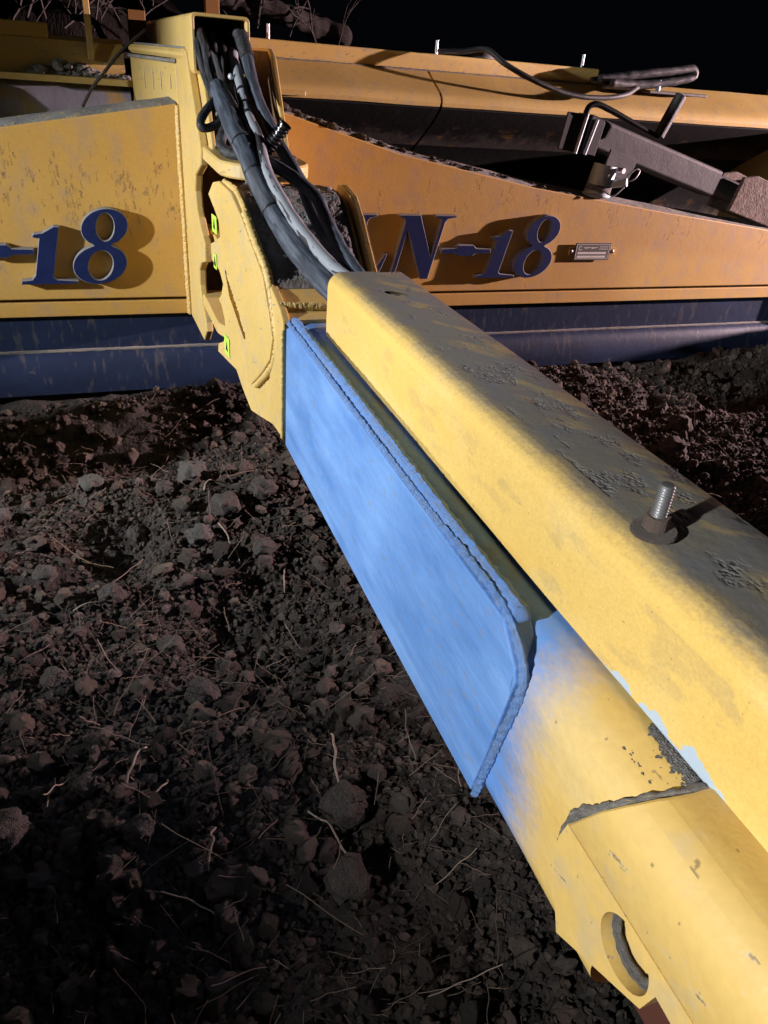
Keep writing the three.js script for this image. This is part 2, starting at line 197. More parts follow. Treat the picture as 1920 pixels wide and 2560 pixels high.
M.blackGloss = new THREE.MeshPhysicalMaterial({ color: new THREE.Color().setRGB(.014, .014, .016), roughness: .28 });
M.steel = new THREE.MeshPhysicalMaterial({ map: colTex(256, 256, (x, y) => mix3([.30, .30, .31], [.46, .46, .47], fbm(x / 14, y / 14, 4)), [6, 6]), roughness: .42, metalness: .8 });
M.galv = new THREE.MeshPhysicalMaterial({ map: colTex(256, 256, (x, y) => mix3([.42, .48, .52], [.58, .65, .70], fbm(x / 20, y / 20, 3)), [6, 6]), roughness: .6, metalness: .4 });
M.greasy = new THREE.MeshPhysicalMaterial({ map: colTex(256, 256, (x, y) => mix3([.10, .085, .075], [.24, .21, .19], fbm(x / 26, y / 26, 4)), [12, 12]), roughness: .6, metalness: .25, bumpMap: fineBump, bumpScale: .003 });
M.jackGrey = new THREE.MeshPhysicalMaterial({ map: colTex(512, 256, (x, y) => { const n = fbm(x / 30, y / 30, 4); return mix3([.045, .045, .05], [.105, .10, .10], n); }, [2, 2]), roughness: .55, metalness: .2, bumpMap: fineBump, bumpScale: .001 });
M.rust = new THREE.MeshStandardMaterial({ map: colTex(256, 256, (x, y) => mix3([.12, .055, .035], [.26, .22, .19], fbm(x / 18, y / 18, 4)), [6, 6]), roughness: .85, bumpMap: dirtBump, bumpScale: .004 });
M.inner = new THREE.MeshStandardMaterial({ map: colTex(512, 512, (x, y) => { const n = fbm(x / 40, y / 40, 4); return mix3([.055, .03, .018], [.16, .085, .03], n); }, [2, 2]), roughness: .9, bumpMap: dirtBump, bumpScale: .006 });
M.rustOrange = new THREE.MeshStandardMaterial({ color: new THREE.Color().setRGB(.075, .02, .010), roughness: .8 });
M.orange = new THREE.MeshStandardMaterial({ color: new THREE.Color().setRGB(.26, .125, .03), roughness: .7 });
M.wood = new THREE.MeshStandardMaterial({ map: colTex(256, 256, (x, y) => mix3([.06, .05, .046], [.17, .145, .135], fbm(x / 60, y / 6, 4)), [3, 3]), roughness: .95, bumpMap: dirtBump, bumpScale: .004 });
M.straw = new THREE.MeshStandardMaterial({ map: colTex(128, 128, (x, y) => mix3([.20, .15, .12], [.42, .35, .28], fbm(x / 20, y / 5, 3)), [1, 1]), roughness: .85 });
const soilMap = colTex(1024, 1024, (x, y) => { const a = fbm(x / 120, y / 120, 4), b = fbm(x / 9, y / 9, 4), g = fbm(x / 300 + 4, y / 300, 3); let c = mix3([.050, .041, .036], [.108, .093, .084], clamp(a * .8 + b * .7 - .3, 0, 1)); c = mix3(c, [.15, .143, .136], clamp((fbm(x / 5 + 90, y / 5, 3) - .60) * 2.4, 0, .7)); c = mix3(c, [.085, .055, .043], clamp((g - .45) * 2, 0, .5)); return c; }, [1 / 1.1, 1 / 1.1]);
const soilBump = greyTex(1024, 1024, (x, y) => .5 * fbm(x / 40, y / 40, 4) + .5 * fbm(x / 8, y / 8, 4), [1 / 1.1, 1 / 1.1]);
M.soil = new THREE.MeshStandardMaterial({ map: soilMap, bumpMap: soilBump, bumpScale: .010, roughness: 1, color: new THREE.Color().setRGB(.38, .37, .36) });
M.clod = new THREE.MeshStandardMaterial({ map: soilMap, bumpMap: soilBump, bumpScale: .012, roughness: 1 });
M.stone = new THREE.MeshStandardMaterial({ map: colTex(512, 512, (x, y) => { const a = fbm(x / 60, y / 60, 4), b = fbm(x / 8, y / 8, 3); let c = mix3([.065, .058, .052], [.125, .115, .105], a * .6 + b * .5); return c; }, [1, 1]), bumpMap: soilBump, bumpScale: .010, roughness: .95 });

// ---------------------------------------------------------------- the ground
function groundH(x, z) {
  let h = .05 * n3(x * 1.1, 2.1, z * 1.1) + .040 * n3(x * 3.1 + 7, 1.3, z * 3.1) + .024 * n3(x * 8.3, 5.1, z * 8.3) + .013 * n3(x * 21, 9.4, z * 21) + .006 * n3(x * 52, 3.4, z * 52);
  h += .055 * Math.exp(-Math.pow((z - .12) / .16, 2)) * sstep(-.45, .1, x);           // soil rolled up in front of the blade
  h += .045 * Math.exp(-Math.pow((z - 1.05) / .30, 2));                                // wheel-track ridge
  h -= .060 * Math.exp(-Math.pow((z - .52) / .20, 2));                                 // and the furrow behind it
  h -= .10 * Math.exp(-(Math.pow((x + .02) / .20, 2) + Math.pow((z - 1.55) / .22, 2)));
  h -= .07 * Math.exp(-(Math.pow((x + .35) / .10, 2) + Math.pow((z - 1.2) / .14, 2)));
  h += .84 * Math.exp(-(Math.pow((x + 1.62) / .34, 2) + Math.pow((z - .72) / .30, 2)));  // unseen mound added to shade the soil band by the blade
  h += .69 * Math.exp(-(Math.pow((x - 4.6) / .45, 2) + Math.pow((z - .50) / .42, 2)));  // second unseen mound, added to keep the warm lamp off the blade
  const far = sstep(5, 14, Math.hypot(x, z)); h *= 1 - .6 * far; return h - .02;
}
{
  const nx = 470, nz = 430, pos = [], uv = [], idx = []; const wx = t => { const s = t * 2 - 1; return .6 + 2.6 * s + 42 * Math.pow(s, 7); }, wz = t => { const s = t * 2 - 1; return 1.1 + 2.1 * s + 42 * Math.pow(s, 7); };
  for (let j = 0; j <= nz; j++) for (let i = 0; i <= nx; i++) { const x = wx(i / nx), z = wz(j / nz); pos.push(x, groundH(x, z), z); uv.push(x, z); }
  for (let j = 0; j < nz; j++) for (let i = 0; i < nx; i++) { const a = j * (nx + 1) + i, b = a + 1, c = a + nx + 1, d = c + 1; idx.push(a, c, b, b, c, d); }
  const g = new THREE.BufferGeometry(); g.setAttribute('position', new THREE.Float32BufferAttribute(pos, 3)); g.setAttribute('uv', new THREE.Float32BufferAttribute(uv, 2)); g.setIndex(idx); g.computeVertexNormals();
  const m = new THREE.Mesh(g, M.soil); m.name = 'ground'; m.receiveShadow = m.castShadow = true; m.userData.kind = 'structure'; m.userData.label = 'dark freshly tilled soil'; scene.add(m);
}

// ---------------------------------------------------------------- the scraper (wing plates, blade, tower, bowl)
const scraper = thing('land_scraper', 'yellow towed land scraper with navy blade and raised navy lettering', 'scraper', [0, 0, 0]);
const P = (n, g, m, par = scraper, l) => part(n, g, m, par, l);
// wing plates; top edge falls away to both sides of the hinge tower
const topL = [[-2.25, .775], [-1.2, .89], [-.583, .988], [.013, 1.091]], topR = [[.30, 1.105], [.427, 1.08], [.896, .959], [1.558, .845], [2.3, .752], [2.973, .677], [3.45, .635]];
P('wing_plate', plateZ([[-2.25, .393], [.02, .393], ...topL.slice().reverse()], -.014, .014, .004, [], 2), M.wing);
P('wing_plate', plateZ([[.25, .393], [3.45, .393], ...topR.slice().reverse()], -.014, .014, .004, [], 2), M.wing);
P('lower_strip', bx(-2.25, .02, .325, .3815, -.014, .001, .003), M.wing);
P('lower_strip', bx(.02, 3.45, .325, .3815, -.014, .001, .003), M.wing);
P('backing_plate', bx(-2.25, 3.45, .33, .60, -.040, -.020, .002), M.inner);
for (const [a, l] of [[topL, 0], [topR, 1]]) { // folded top flange, dust covered
  const pos = [], idx = [], uv = []; const n = 60; const X0 = a[0][0], X1 = a[a.length - 1][0]; const yAt = x => { for (let i = 0; i < a.length - 1; i++) if (x <= a[i + 1][0]) return lerp(a[i][1], a[i + 1][1], (x - a[i][0]) / (a[i + 1][0] - a[i][0])); return a[a.length - 1][1]; };
  const prof = [[-.010, -.004], [-.018, .004], [-.10, .020], [-.104, .014], [-.020, -.014]];
  for (let i = 0; i <= n; i++) { const x = lerp(X0, X1, i / n); for (const [z, y] of prof) { pos.push(x, yAt(x) + y + (y > 0 ? .004 * n3(x * 9, z * 30, l) : 0), z); uv.push(x, z); } }
  for (let i = 0; i < n; i++) for (let k = 0; k < 5; k++) { const p = i * 5 + k, q = i * 5 + (k + 1) % 5, r = p + 5, s = q + 5; idx.push(p, r, q, q, r, s); }
  const g = new THREE.BufferGeometry(); g.setAttribute('position', new THREE.Float32BufferAttribute(pos, 3)); g.setAttribute('uv', new THREE.Float32BufferAttribute(uv, 2)); g.setIndex(idx); P('top_flange', toCreasedNormals(g, .7), M.dust);
}
// navy blade
P('blade_back', bx(-2.25, 3.45, .168, .330, -.052, -.024, .004), M.blade);
{
  const prof = [[-.03, .175], [-.012, .170], [.006, .150], [.018, .120], [.026, .085], [.030, .050], [.026, .010]];
  P('blade', sheet(prof.slice().reverse(), .014, 'x', -2.25, 3.45, 40), M.blade);
  P('weld_bead', weld([[-2.2, .176, -.026], [-1, .176, -.024], [0, .177, -.024], [1, .176, -.024], [2, .176, -.024], [3.4, .176, -.024]], .007, .004), M.dust);
  for (const [x, y] of [[-.62, .10]]) P('bolt_head', new THREE.SphereGeometry(.013, 14, 8).scale(1, 1, .45).translate(x, y, .019), M.blade);
}
// raised letters
function glyphs() {
  const sh = .24, H = .265; const q = (pts) => pts.map(([u, v]) => [u + sh * v, v]);
  const ell = (cx, cy, rx, ry, n = 40, tilt = 0) => { const o = []; for (let i = 0; i < n; i++) { const a = i / n * Math.PI * 2, x = rx * Math.cos(a), y = ry * Math.sin(a); o.push([cx + x * Math.cos(tilt) - y * Math.sin(tilt), cy + x * Math.sin(tilt) + y * Math.cos(tilt)]); } return o; };
  const N = q([[0, 0], [.052, 0], [.052, .008], [.033, .014], [.036, .05], [.036, .205], [.118, -.004], [.142, -.004], [.142, .236], [.148, .250], [.172, .257], [.172, .265], [.108, .265], [.108, .257], [.126, .250], [.130, .236], [.130, .09], [.062, .265], [.0, .265], [.0, .257], [.016, .25], [.022, .236], [.022, .05], [.020, .014], [0, .008]].map(([u, v]) => [u * 1.55, v]));
  const L = q([[0, 0], [.215, 0], [.235, .105], [.225, .105], [.195, .045], [.165, .014], [.125, .012], [.105, .02], [.105, .236], [.112, .25], [.140, .256], [.140, .265], [0, .265], [0, .256], [.024, .25], [.032, .236], [.032, .03], [.024, .014], [0, .008]]);
  const dash = [[0, .104], [.07, .104], [.082, .094], [.155, .094], [.170, .104], [.245, .106], [.245, .126], [.170, .128], [.155, .142], [.082, .142], [.07, .130], [0, .126]].map(([u, v]) => [u + sh * .115, v]);
  const one = q([[0, -.004], [.20, -.004], [.20, .008], [.125, .014], [.112, .022], [.112, .205], [.092, .207], [.055, .183], [.028, .180], [.020, .172], [.028, .165], [.046, .163], [.046, .03], [.036, .014], [0, .010]]);
  const outer = []; { const up = { x: .090, y: .204, rx: .084, ry: .068 }, lo = { x: .092, y: .068, rx: .098, ry: .074 }; // union of two ellipses, traced by the larger x
    const n = 90; const right = [], left = []; for (let i = 0; i <= n; i++) { const y = lerp(lo.y - lo.ry, up.y + up.ry, .5 - .5 * Math.cos(Math.PI * i / n)); const xs = []; for (const e of [up, lo]) { const t = (y - e.y) / e.ry; if (Math.abs(t) <= 1) { const d = e.rx * Math.sqrt(1 - t * t); xs.push([e.x - d, e.x + d]); } } if (!xs.length) continue; right.push([Math.max(...xs.map(a => a[1])), y]); left.push([Math.min(...xs.map(a => a[0])), y]); } outer.push(...right, ...left.reverse()); }
  const eight = { o: q(outer), h: [q(ell(.092, .205, .031, .050, 30, .20)), q(ell(.094, .065, .044, .055, 34, .15))] };
  return { N, L, dash, one, eight };
}
{
  const G = glyphs(), y0 = .465, T = .037;
  const put = (nm, o, h, x, label) => { const m = P(nm, extrGlyph(o, h, x, y0, T), M.navy, scraper, label); m.material = [M.navy, M.navyEdge]; return m; };
  function extrGlyph(o, h, x, y, t) { const g = extr(shapeOf(o, h || []), t, .0025, 1); g.translate(x, y, .002); return boxUV(g); }
  for (const [ox, side] of [[0, 'right'], [-1.895, 'left']]) {
    if (side === 'right') put('letter', G.L, null, .600 + ox, 'raised navy letter L'); else put('letter', G.L, null, .600 + ox, 'raised navy letter L');
    put('letter', G.N, null, .840 + ox, 'raised navy letter N');
    put('dash', G.dash, null, 1.085 + ox, 'raised navy dash with a thick middle');
    put('numeral', G.one, null, 1.295 + ox, 'raised navy numeral 1');
    put('numeral', G.eight.o, G.eight.h, 1.475 + ox, 'raised navy numeral 8');
  }
  // maker's plate
  const cv = document.createElement('canvas'); cv.width = 256; cv.height = 104; const c = cv.getContext('2d'); c.fillStyle = '#5b5853'; c.fillRect(0, 0, 256, 104); c.strokeStyle = '#d8d4cc'; c.fillStyle = '#d8d4cc'; c.lineWidth = 3; c.strokeRect(6, 6, 244, 92);
  c.lineWidth = 4; c.beginPath(); c.arc(34, 30, 12, .5, 5.6); c.stroke(); for (let i = 0; i < 9; i++) { c.fillRect(56 + i * 12, 22, 8, 4 + (i * 7 % 9)); } for (let r = 0; r < 2; r++) for (let i = 0; i < 6; i++) c.fillRect(176 + i * 11, 18 + r * 14, 7, 6);
  c.fillRect(18, 54, 214, 14); c.fillRect(18, 78, 214, 14); c.fillStyle = '#7a766f'; c.fillRect(100, 56, 3, 10); c.fillRect(120, 80, 3, 10);
  const ct = new THREE.CanvasTexture(cv); ct.colorSpace = THREE.SRGBColorSpace;
  const pl = P('name_plate', bx(1.815, 2.015, .533, .613, .012, .016, .002), new THREE.MeshPhysicalMaterial({ color: 0x6a6761, roughness: .45, metalness: .5 }), scraper, 'small grey maker plate with worn print');
  const face = new THREE.PlaneGeometry(.192, .074); face.translate(1.915, .573, .0164); P('print', face, new THREE.MeshStandardMaterial({ map: ct, roughness: .5 }), pl);
  P('rivet', new THREE.SphereGeometry(.010, 12, 8).scale(1, 1, .6).translate(1.80, .573, .010), M.steel, pl); P('rivet', new THREE.SphereGeometry(.010, 12, 8).scale(1, 1, .6).translate(2.032, .573, .010), M.steel, pl);
  P('bracket', bx(1.79, 2.045, .555, .591, .001, .0115, .002), M.wing, pl);
}
// hinge tower
const towerOut = [[-.015, .315], [.376, .335], [.46, .395], [.44, .44], [.36, .47], [.335, .53], [.345, .585], [.41, .625], [.52, .655], [.53, .715], [.43, .755], [.36, .80], [.345, .85], [.38, .905], [.53, .955], [.545, 1.0], [.285, 1.262], [.20, 1.268], [-.015, 1.232]];
const tw = P('tower_plate', plateX(towerOut, .022, .026, .005, [], 2), M.yellow);
P('weld_bead', weld([[.016, .33, .006], [.014, .5, .007], [.015, .7, .006], [.014, .9, .007], [.016, 1.08, .006]], .010, .006), M.yellow, tw);
P('weld_bead', weld([[.049, 1.25, .27], [.052, 1.15, .375], [.052, 1.06, .46], [.05, 1.0, .52]], .008, .005), M.yellow, tw);
const gus = [[-.01, .98], [.60, .985], [.605, 1.01], [.54, 1.10], [.47, 1.19], [.41, 1.265], [.36, 1.285], [-.01, 1.285]];
P('gusset', plateX(gus, .050, .014, .004, [], 2), M.yellow); P('gusset', plateX(gus.map(([z, y]) => [z + .02, y]), .272, .016, .004, [], 2), M.yellow);
P('tower_plate', plateX([[-.015, .315], [.34, .335], [.42, .45], [.42, .95], [.50, 1.0], [.20, 1.255], [-.015, 1.22]], .290, .022, .004, [], 2), M.yellow);
P('gusset_grime_shade', plateX(gus.map(([z, y]) => [z < 0 ? z + .01 : z + .006, y < 1 ? y + .004 : y - .008]), .2665, .005, .001), M.inner);  // dark brown liner: greasy dirt and shade both put into its colour
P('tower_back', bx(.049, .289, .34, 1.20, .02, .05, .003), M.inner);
for (const [y, z1] of [[.970, .960], [.46, .80]]) { const o = []; o.push([.030, .30]); o.push([.030, z1 - .15]); for (const [a, b] of arcPts(.160, z1 - .130, .130, 180, 0, 18)) o.push([a, b]); o.push([.290, z1 - .15], [.290, .30]); P('hinge_flange', plateY(o.map(([x, z]) => [x, z]), y, .040, .005), M.yellow); }
P('hinge_flange', bx(.060, .27, .665, .735, .30, .62, .006), M.yellow);
P('hinge_pin', cyl([.15, .40, .80], [.15, .985, .80], .035, .035, 24), M.greasy);
P('flange_dirt', plateY([[.068, .32], [.27, .32], [.27, .80], [.22, .88], [.11, .88], [.068, .80]], 1.0105, .008, .003), M.inner);
// open square tube on top of the tower, hoses come out of it
{
  const z1 = .42, z0 = -1.35, x0 = .030, x1 = .207, y0 = 1.20, y1 = 1.362, t = .009;
  const o = rrect(x0, x1, y0, y1, .014, 4), h = rrect(x0 + t, x1 - t, y0 + t, y1 - t, .008, 4).reverse(); const g = extr(shapeOf(o, [h]), z1 - z0, .0015); g.translate(0, 0, z0); P('boom_tube', boxUV(g), M.yellow);
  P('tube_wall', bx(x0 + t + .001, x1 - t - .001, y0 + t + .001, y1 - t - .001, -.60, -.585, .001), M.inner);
}
// flared wing beside the tower with four slits, dust shelf on top
{
  const a = V(.020, 0, -.012), b = V(-.104, 0, -.50), L = a.distanceTo(b), dir = b.clone().sub(a).normalize(); const slit = (u, y0, y1) => [[u - .006, y0], [u + .006, y0], [u + .004, y1], [u - .004, y1]];
  const g = extr(shapeOf([[0, .86], [L, .86], [L, 1.225], [0, 1.232]], [slit(.06, 1.135, 1.18), slit(.16, 1.125, 1.185), slit(.25, 1.12, 1.19), slit(.35, 1.12, 1.195)]), .012, .002);
  const m = new THREE.Matrix4().makeBasis(dir, V(0, 1, 0), dir.clone().cross(V(0, 1, 0))); m.setPosition(a); g.applyMatrix4(m); P('flared_side', boxUV(g), M.yellow);
  const back = extr(shapeOf([[0, .9], [L, .9], [L, 1.2], [0, 1.2]]), .004, .001); const m2 = m.clone(); const nrm = dir.clone().cross(V(0, 1, 0)); m2.setPosition(a.clone().addScaledVector(nrm, .016)); back.applyMatrix4(m2); P('slit_shade_sheet', boxUV(back), M.black);  // black sheet close behind the slits stands in for the shade inside
  const cap = plateY([[.026, .27], [-.004, .0], [-.108, -.49], [.05, -.49], [.05, .27]], 1.234, .030, .010); P('shoulder_cap', cap, M.yellow);
  P('shoulder_dust', plateY([[.028, .22], [.004, .0], [-.09, -.46], [.028, -.46]], 1.2645, .006, .003), M.dust);
  const led = plateY([[.018, .02], [-.010, .0], [-.116, -.46], [-.100, -.46], [.018, -.01]], 1.219, .012, .004); P('dust_ledge', led, M.dust);
}
// bowl, right of the tower
P('top_beam', bx(.385, 2.235, 1.256, 1.326, -.83, -.70, .006), M.yellow);
P('top_beam', bx(-.95, -.405, 1.252, 1.312, -.83, -.70, .006), M.yellow);
const lipProf = [[-.735, 1.262], [-.705, 1.248], [-.62, 1.205], [-.56, 1.178], [-.525, 1.160], [-.508, 1.146], [-.502, 1.132], [-.506, 1.120]];
const underProf = [[-.512, 1.116], [-.56, 1.075], [-.64, 1.02], [-.75, .955], [-.88, .88], [-1.02, .76], [-1.12, .58], [-1.16, .35]];
const rev = a => a.slice().reverse();
for (const [a, b] of [[.385, 1.268], [1.280, 3.7]]) { P('apron', sheet(lipProf, .012, 'x', a, b, 30, (z, y, s) => [.003 * n3(s * 2, 3, 1), .003 * n3(s * 3, 1, 2)]), M.yellow); }
for (const [a, b] of [[.385, 1.270], [1.282, 2.25]]) P('worn_shade_apron', sheet(underProf, .012, 'x', a, b, 24), M.worn);
P('worn_shade_apron', sheet(underProf, .012, 'x', 2.252, 3.7, 20), M.worn);  // yellow underside on this stretch; its shade is put into the black
P('weld_bead', weld([[1.274, 1.245, -.700], [1.275, 1.18, -.565], [1.274, 1.135, -.505]], .005, .003), M.yellow);
P('weld_bead', weld([[.40, 1.254, -.695], [1.0, 1.254, -.695], [1.6, 1.254, -.695], [2.23, 1.254, -.695]], .006, .005), M.dust);
P('end_plate', plateX([[-.9, .1], [.05, .1], [.05, .60], [-.45, 1.1], [-.72, 1.26], [-.9, 1.26]], 3.45, .03, .004), M.yellow);
P('bowl_back', bx(-2.3, 3.6, .05, 1.20, -1.25, -1.21, .003), M.worn);
// bowl, left of the tower
P('left_panel', sheet([[-.735, 1.262], [-.70, 1.25], [-.66, 1.14], [-.655, 1.128]], .012, 'x', -1.9, -.12, 14), M.yellow);
P('shelf', bx(-1.9, -.100, 1.112, 1.136, -.665, -.50, .003), M.yellow);
P('scoured_apron', sheet([[-.64, 1.108], [-.60, 1.07], [-.585, 1.01], [-.60, .94], [-.66, .84], [-.74, .70], [-.80, .45]], .012, 'x', -1.9, -.11, 20), M.scoured);
P('upright_post', bx(-.262, -.236, 1.195, 1.47, -.66, -.634, .003), M.yellow);
P('shelf', bx(.30, .615, 1.122, 1.142, -.60, -.47, .003), M.yellow);
P('cross_member', bx(-.06, .02, 1.20, 1.40, -1.25, -1.2, .004), M.orange);
P('upright_post', bx(.27, .335, 1.20, 1.62, -1.02, -.98, .004), M.orange);
for (const [x, y] of [[1.318, 1.335], [2.136, 1.335], [.504, 1.335]]) P('stud', cyl([x, y - .012, -.72], [x, y + .048, -.72], .008, .008, 10), M.steel);
P('dome_cap', new THREE.SphereGeometry(.07, 24, 12, 0, Math.PI * 2, 0, Math.PI / 2).scale(1, .72, .8).translate(1.577, 1.327, -.745), M.jackGrey);
{ // pile of dirt on the left shelf and along the right flange
  const gs = []; for (let i = 0; i < 46; i++) { const x = rr(-.48, -.22), k = 1 - Math.abs((x + .35) / .16), r = rr(.012, .026); gs.push(lump(r, 1, .6).translate(x, 1.137 + rr(0, .045) * Math.max(.1, k), rr(-.64, -.56))); } for (let i = 0; i < 22; i++) { const r = rr(.006, .012); gs.push(lump(r, 1, .5).translate(rr(-.21, -.11), 1.139 + r * .5, rr(-.62, -.52))); }
  const m = solo('shelf_dirt', mergeGeometries(gs), M.dust, 'grey dirt heaped on the narrow shelf beside the tower', 'dirt', null, 'stuff');
  const hs = []; for (let i = 0; i < 80; i++) { const x = .36 + Math.pow(rnd(), 1.7) * 1.25, r = rr(.008, .021) * (1.25 - x * .45); let y = x < .427 ? 1.09 : x < .896 ? lerp(1.08, .959, (x - .427) / .469) : lerp(.959, .845, (x - .896) / .662); hs.push(lump(r, 1, .6, 1.6, .6).translate(x, y + .012, rr(-.06, -.012))); }
  solo('flange_dirt', mergeGeometries(hs), M.clod, 'clods of soil lying along the right wing top edge', 'dirt', null, 'stuff');
}

// ---------------------------------------------------------------- the drawbar (tongue, beam, patch plate, cover)
const bar = thing('drawbar', 'yellow drawbar with light blue patch plate under a folded yellow cover', 'drawbar', [.215, .40, .80]);
const xl = z => .020 + (z - .72) * .1016, xr = z => .41 - (z - .72) * .082;
{ // tongue core, lofted
  const sec = [[.78, .915, .47], [.83, .934, .44], [.955, .924, .372], [1.044, .882, .336], [1.136, .832, .356], [1.237, .776, .380], [1.30, .752, .392], [1.40, .724, .402]]; const pos = [], idx = [];
  for (const [z, t, b] of sec) { const l = xl(z) + .020, r = xr(z) - .014; pos.push(l, b, z, l, t, z, r, t, z, r, b, z); }
  const n = sec.length; for (let i = 0; i < n - 1; i++) for (let k = 0; k < 4; k++) { const a = i * 4 + k, b = i * 4 + (k + 1) % 4, c = a + 4, d = b + 4; idx.push(a, c, b, b, c, d); } idx.push(0, 1, 2, 0, 2, 3); const e = (n - 1) * 4; idx.push(e, e + 2, e + 1, e, e + 3, e + 2);
  const g = new THREE.BufferGeometry(); g.setAttribute('position', new THREE.Float32BufferAttribute(pos, 3)); g.setIndex(idx); let h = g.toNonIndexed(); h.computeVertexNormals(); P('tongue_box', boxUV(h), M.yellow, bar);
  // dirt packed on the sloping top plate
  const tp = [], ti = [], tu = []; const NZ = 70, NX = 30; const yt = z => { for (let i = 0; i < n - 1; i++) if (z <= sec[i + 1][0]) return lerp(sec[i][1], sec[i + 1][1], (z - sec[i][0]) / (sec[i + 1][0] - sec[i][0])); return sec[n - 1][1]; };
  for (let j = 0; j <= NZ; j++) { const z = lerp(.785, 1.27, j / NZ); for (let i = 0; i <= NX; i++) { const x = lerp(xl(z) + .022, xr(z) - .022, i / NX); const ed = Math.min(1, Math.min(i, NX - i) / 2, Math.min(j, NZ - j) / 2); tp.push(x, yt(z) + .001 + ed * (.014 + .005 * n3(x * 30, z * 30, 4) + .004 * n3(x * 75, z * 75, 9)), z); tu.push(x, z); } }
  for (let j = 0; j < NZ; j++) for (let i = 0; i < NX; i++) { const a = j * (NX + 1) + i, b = a + 1, c = a + NX + 1, d = c + 1; ti.push(a, c, b, b, c, d); }
  const tg = new THREE.BufferGeometry(); tg.setAttribute('position', new THREE.Float32BufferAttribute(tp, 3)); tg.setAttribute('uv', new THREE.Float32BufferAttribute(tu, 2)); tg.setIndex(ti); tg.computeVertexNormals(); P('packed_dirt', tg, M.dirt, bar, 'dark packed dirt on the tongue top');
}
function cheek(side) {
  const o = [[-.017, .898], [.045, .940], [.11, .952], [.236, .941], [.33, .901], [.418, .848], [.52, .791], [.574, .702], [.600, .648], [.575, .585], [.509, .528], [.401, .449], [.193, .431], [.02, .418], [.03, .45], [.09, .475], [.125, .505], [.122, .555], [.09, .590], [.055, .602], [.09, .625], [.118, .665], [.08, .695], [-.012, .705], [-.015, .755], [.045, .775], [.105, .80], [.095, .840], [.045, .868]];
  const slot = [[.145, .712], [.158, .722], [.352, .592], [.358, .566], [.335, .560], [.185, .645]];
  const g = extr(shapeOf(o, [slot]), .020, .004, 2); const a = side < 0 ? V(.02, 0, .72) : V(.41, 0, .72), b = side < 0 ? V(.082, 0, 1.33) : V(.36, 0, 1.33); const dir = b.clone().sub(a).normalize(); const nn = dir.clone().cross(V(0, 1, 0)); const m = new THREE.Matrix4().makeBasis(dir, V(0, 1, 0), nn); m.setPosition(a.clone().addScaledVector(nn, side < 0 ? -.020 : -.018)); g.applyMatrix4(m);
  return [boxUV(g), m];
}
{
  const [gl, ml] = cheek(-1); const ck = P('tongue_cheek', gl, M.yellow, bar); const [gr] = cheek(1); P('tongue_cheek', gr, M.yellow, bar); { const g = extr(shapeOf([[.05, .60], [.05, .925], [.236, .925], [.33, .886], [.418, .834], [.52, .778], [.57, .70], [.50, .60]]), .005, .001); const a = V(.41, 0, .72), b = V(.36, 0, 1.33), dir = b.clone().sub(a).normalize(), nn = dir.clone().cross(V(0, 1, 0)); const m = new THREE.Matrix4().makeBasis(dir, V(0, 1, 0), nn); m.setPosition(a.clone().addScaledVector(nn, -.0245)); g.applyMatrix4(m); P('cheek_grime_shade', boxUV(g), M.inner, bar); }  // right cheek liner: dirt and painted shade share its dark brown
  const tp = (t, y, n) => V(t, y, n).applyMatrix4(ml).toArray();
  // the outward face of the cheek: find which side looks towards -x
  const sgn = tp(.3, .7, .02)[0] < tp(.3, .7, 0)[0] ? .021 : -.001, up = sgn > 0 ? 1 : -1;
  P('weld_bead', weld([[.33, .903], [.418, .850], [.52, .793], [.576, .702], [.603, .648], [.577, .583], [.511, .524], [.41, .452]].map(([t, y]) => tp(t, y, sgn - up * .016)), .011, .006), M.yellow, ck);
  P('weld_bead', weld([[.11, .951], [.236, .943], [.33, .903], [.42, .85], [.52, .793]].map(([t, y]) => tp(t, y, sgn - up * .020)), .008, .005), M.yellow, ck);
  P('slot_weld', weld([[.165, .70], [.25, .645], [.34, .582]].map(([t, y]) => tp(t, y, sgn - up * .012)), .009, .006), M.yellow, ck);
  const lime = new THREE.MeshStandardMaterial({ color: new THREE.Color().setRGB(.52, .78, .08), roughness: .5 });
  for (const [t, y, h, w] of [[.055, .825, .050, .055], [.045, .715, .045, .035], [.15, .480, .060, .055]]) {
    const st = P('warning_sticker', bx(-w / 2, w / 2, -h / 2, h / 2, -.0008, .0008, .0004).applyMatrix4(new THREE.Matrix4().copy(ml).setPosition(...tp(t, y, sgn + up * .0012))), lime, ck, 'small lime warning sticker');
    const tri = [[-.010, -.012], [.012, -.014], [.002, .016]]; const g = extr(shapeOf(tri), .0012, .0002).applyMatrix4(new THREE.Matrix4().copy(ml).setPosition(...tp(t, y, sgn + up * .0022))); P('pictogram', g, M.black, st);
  }
}
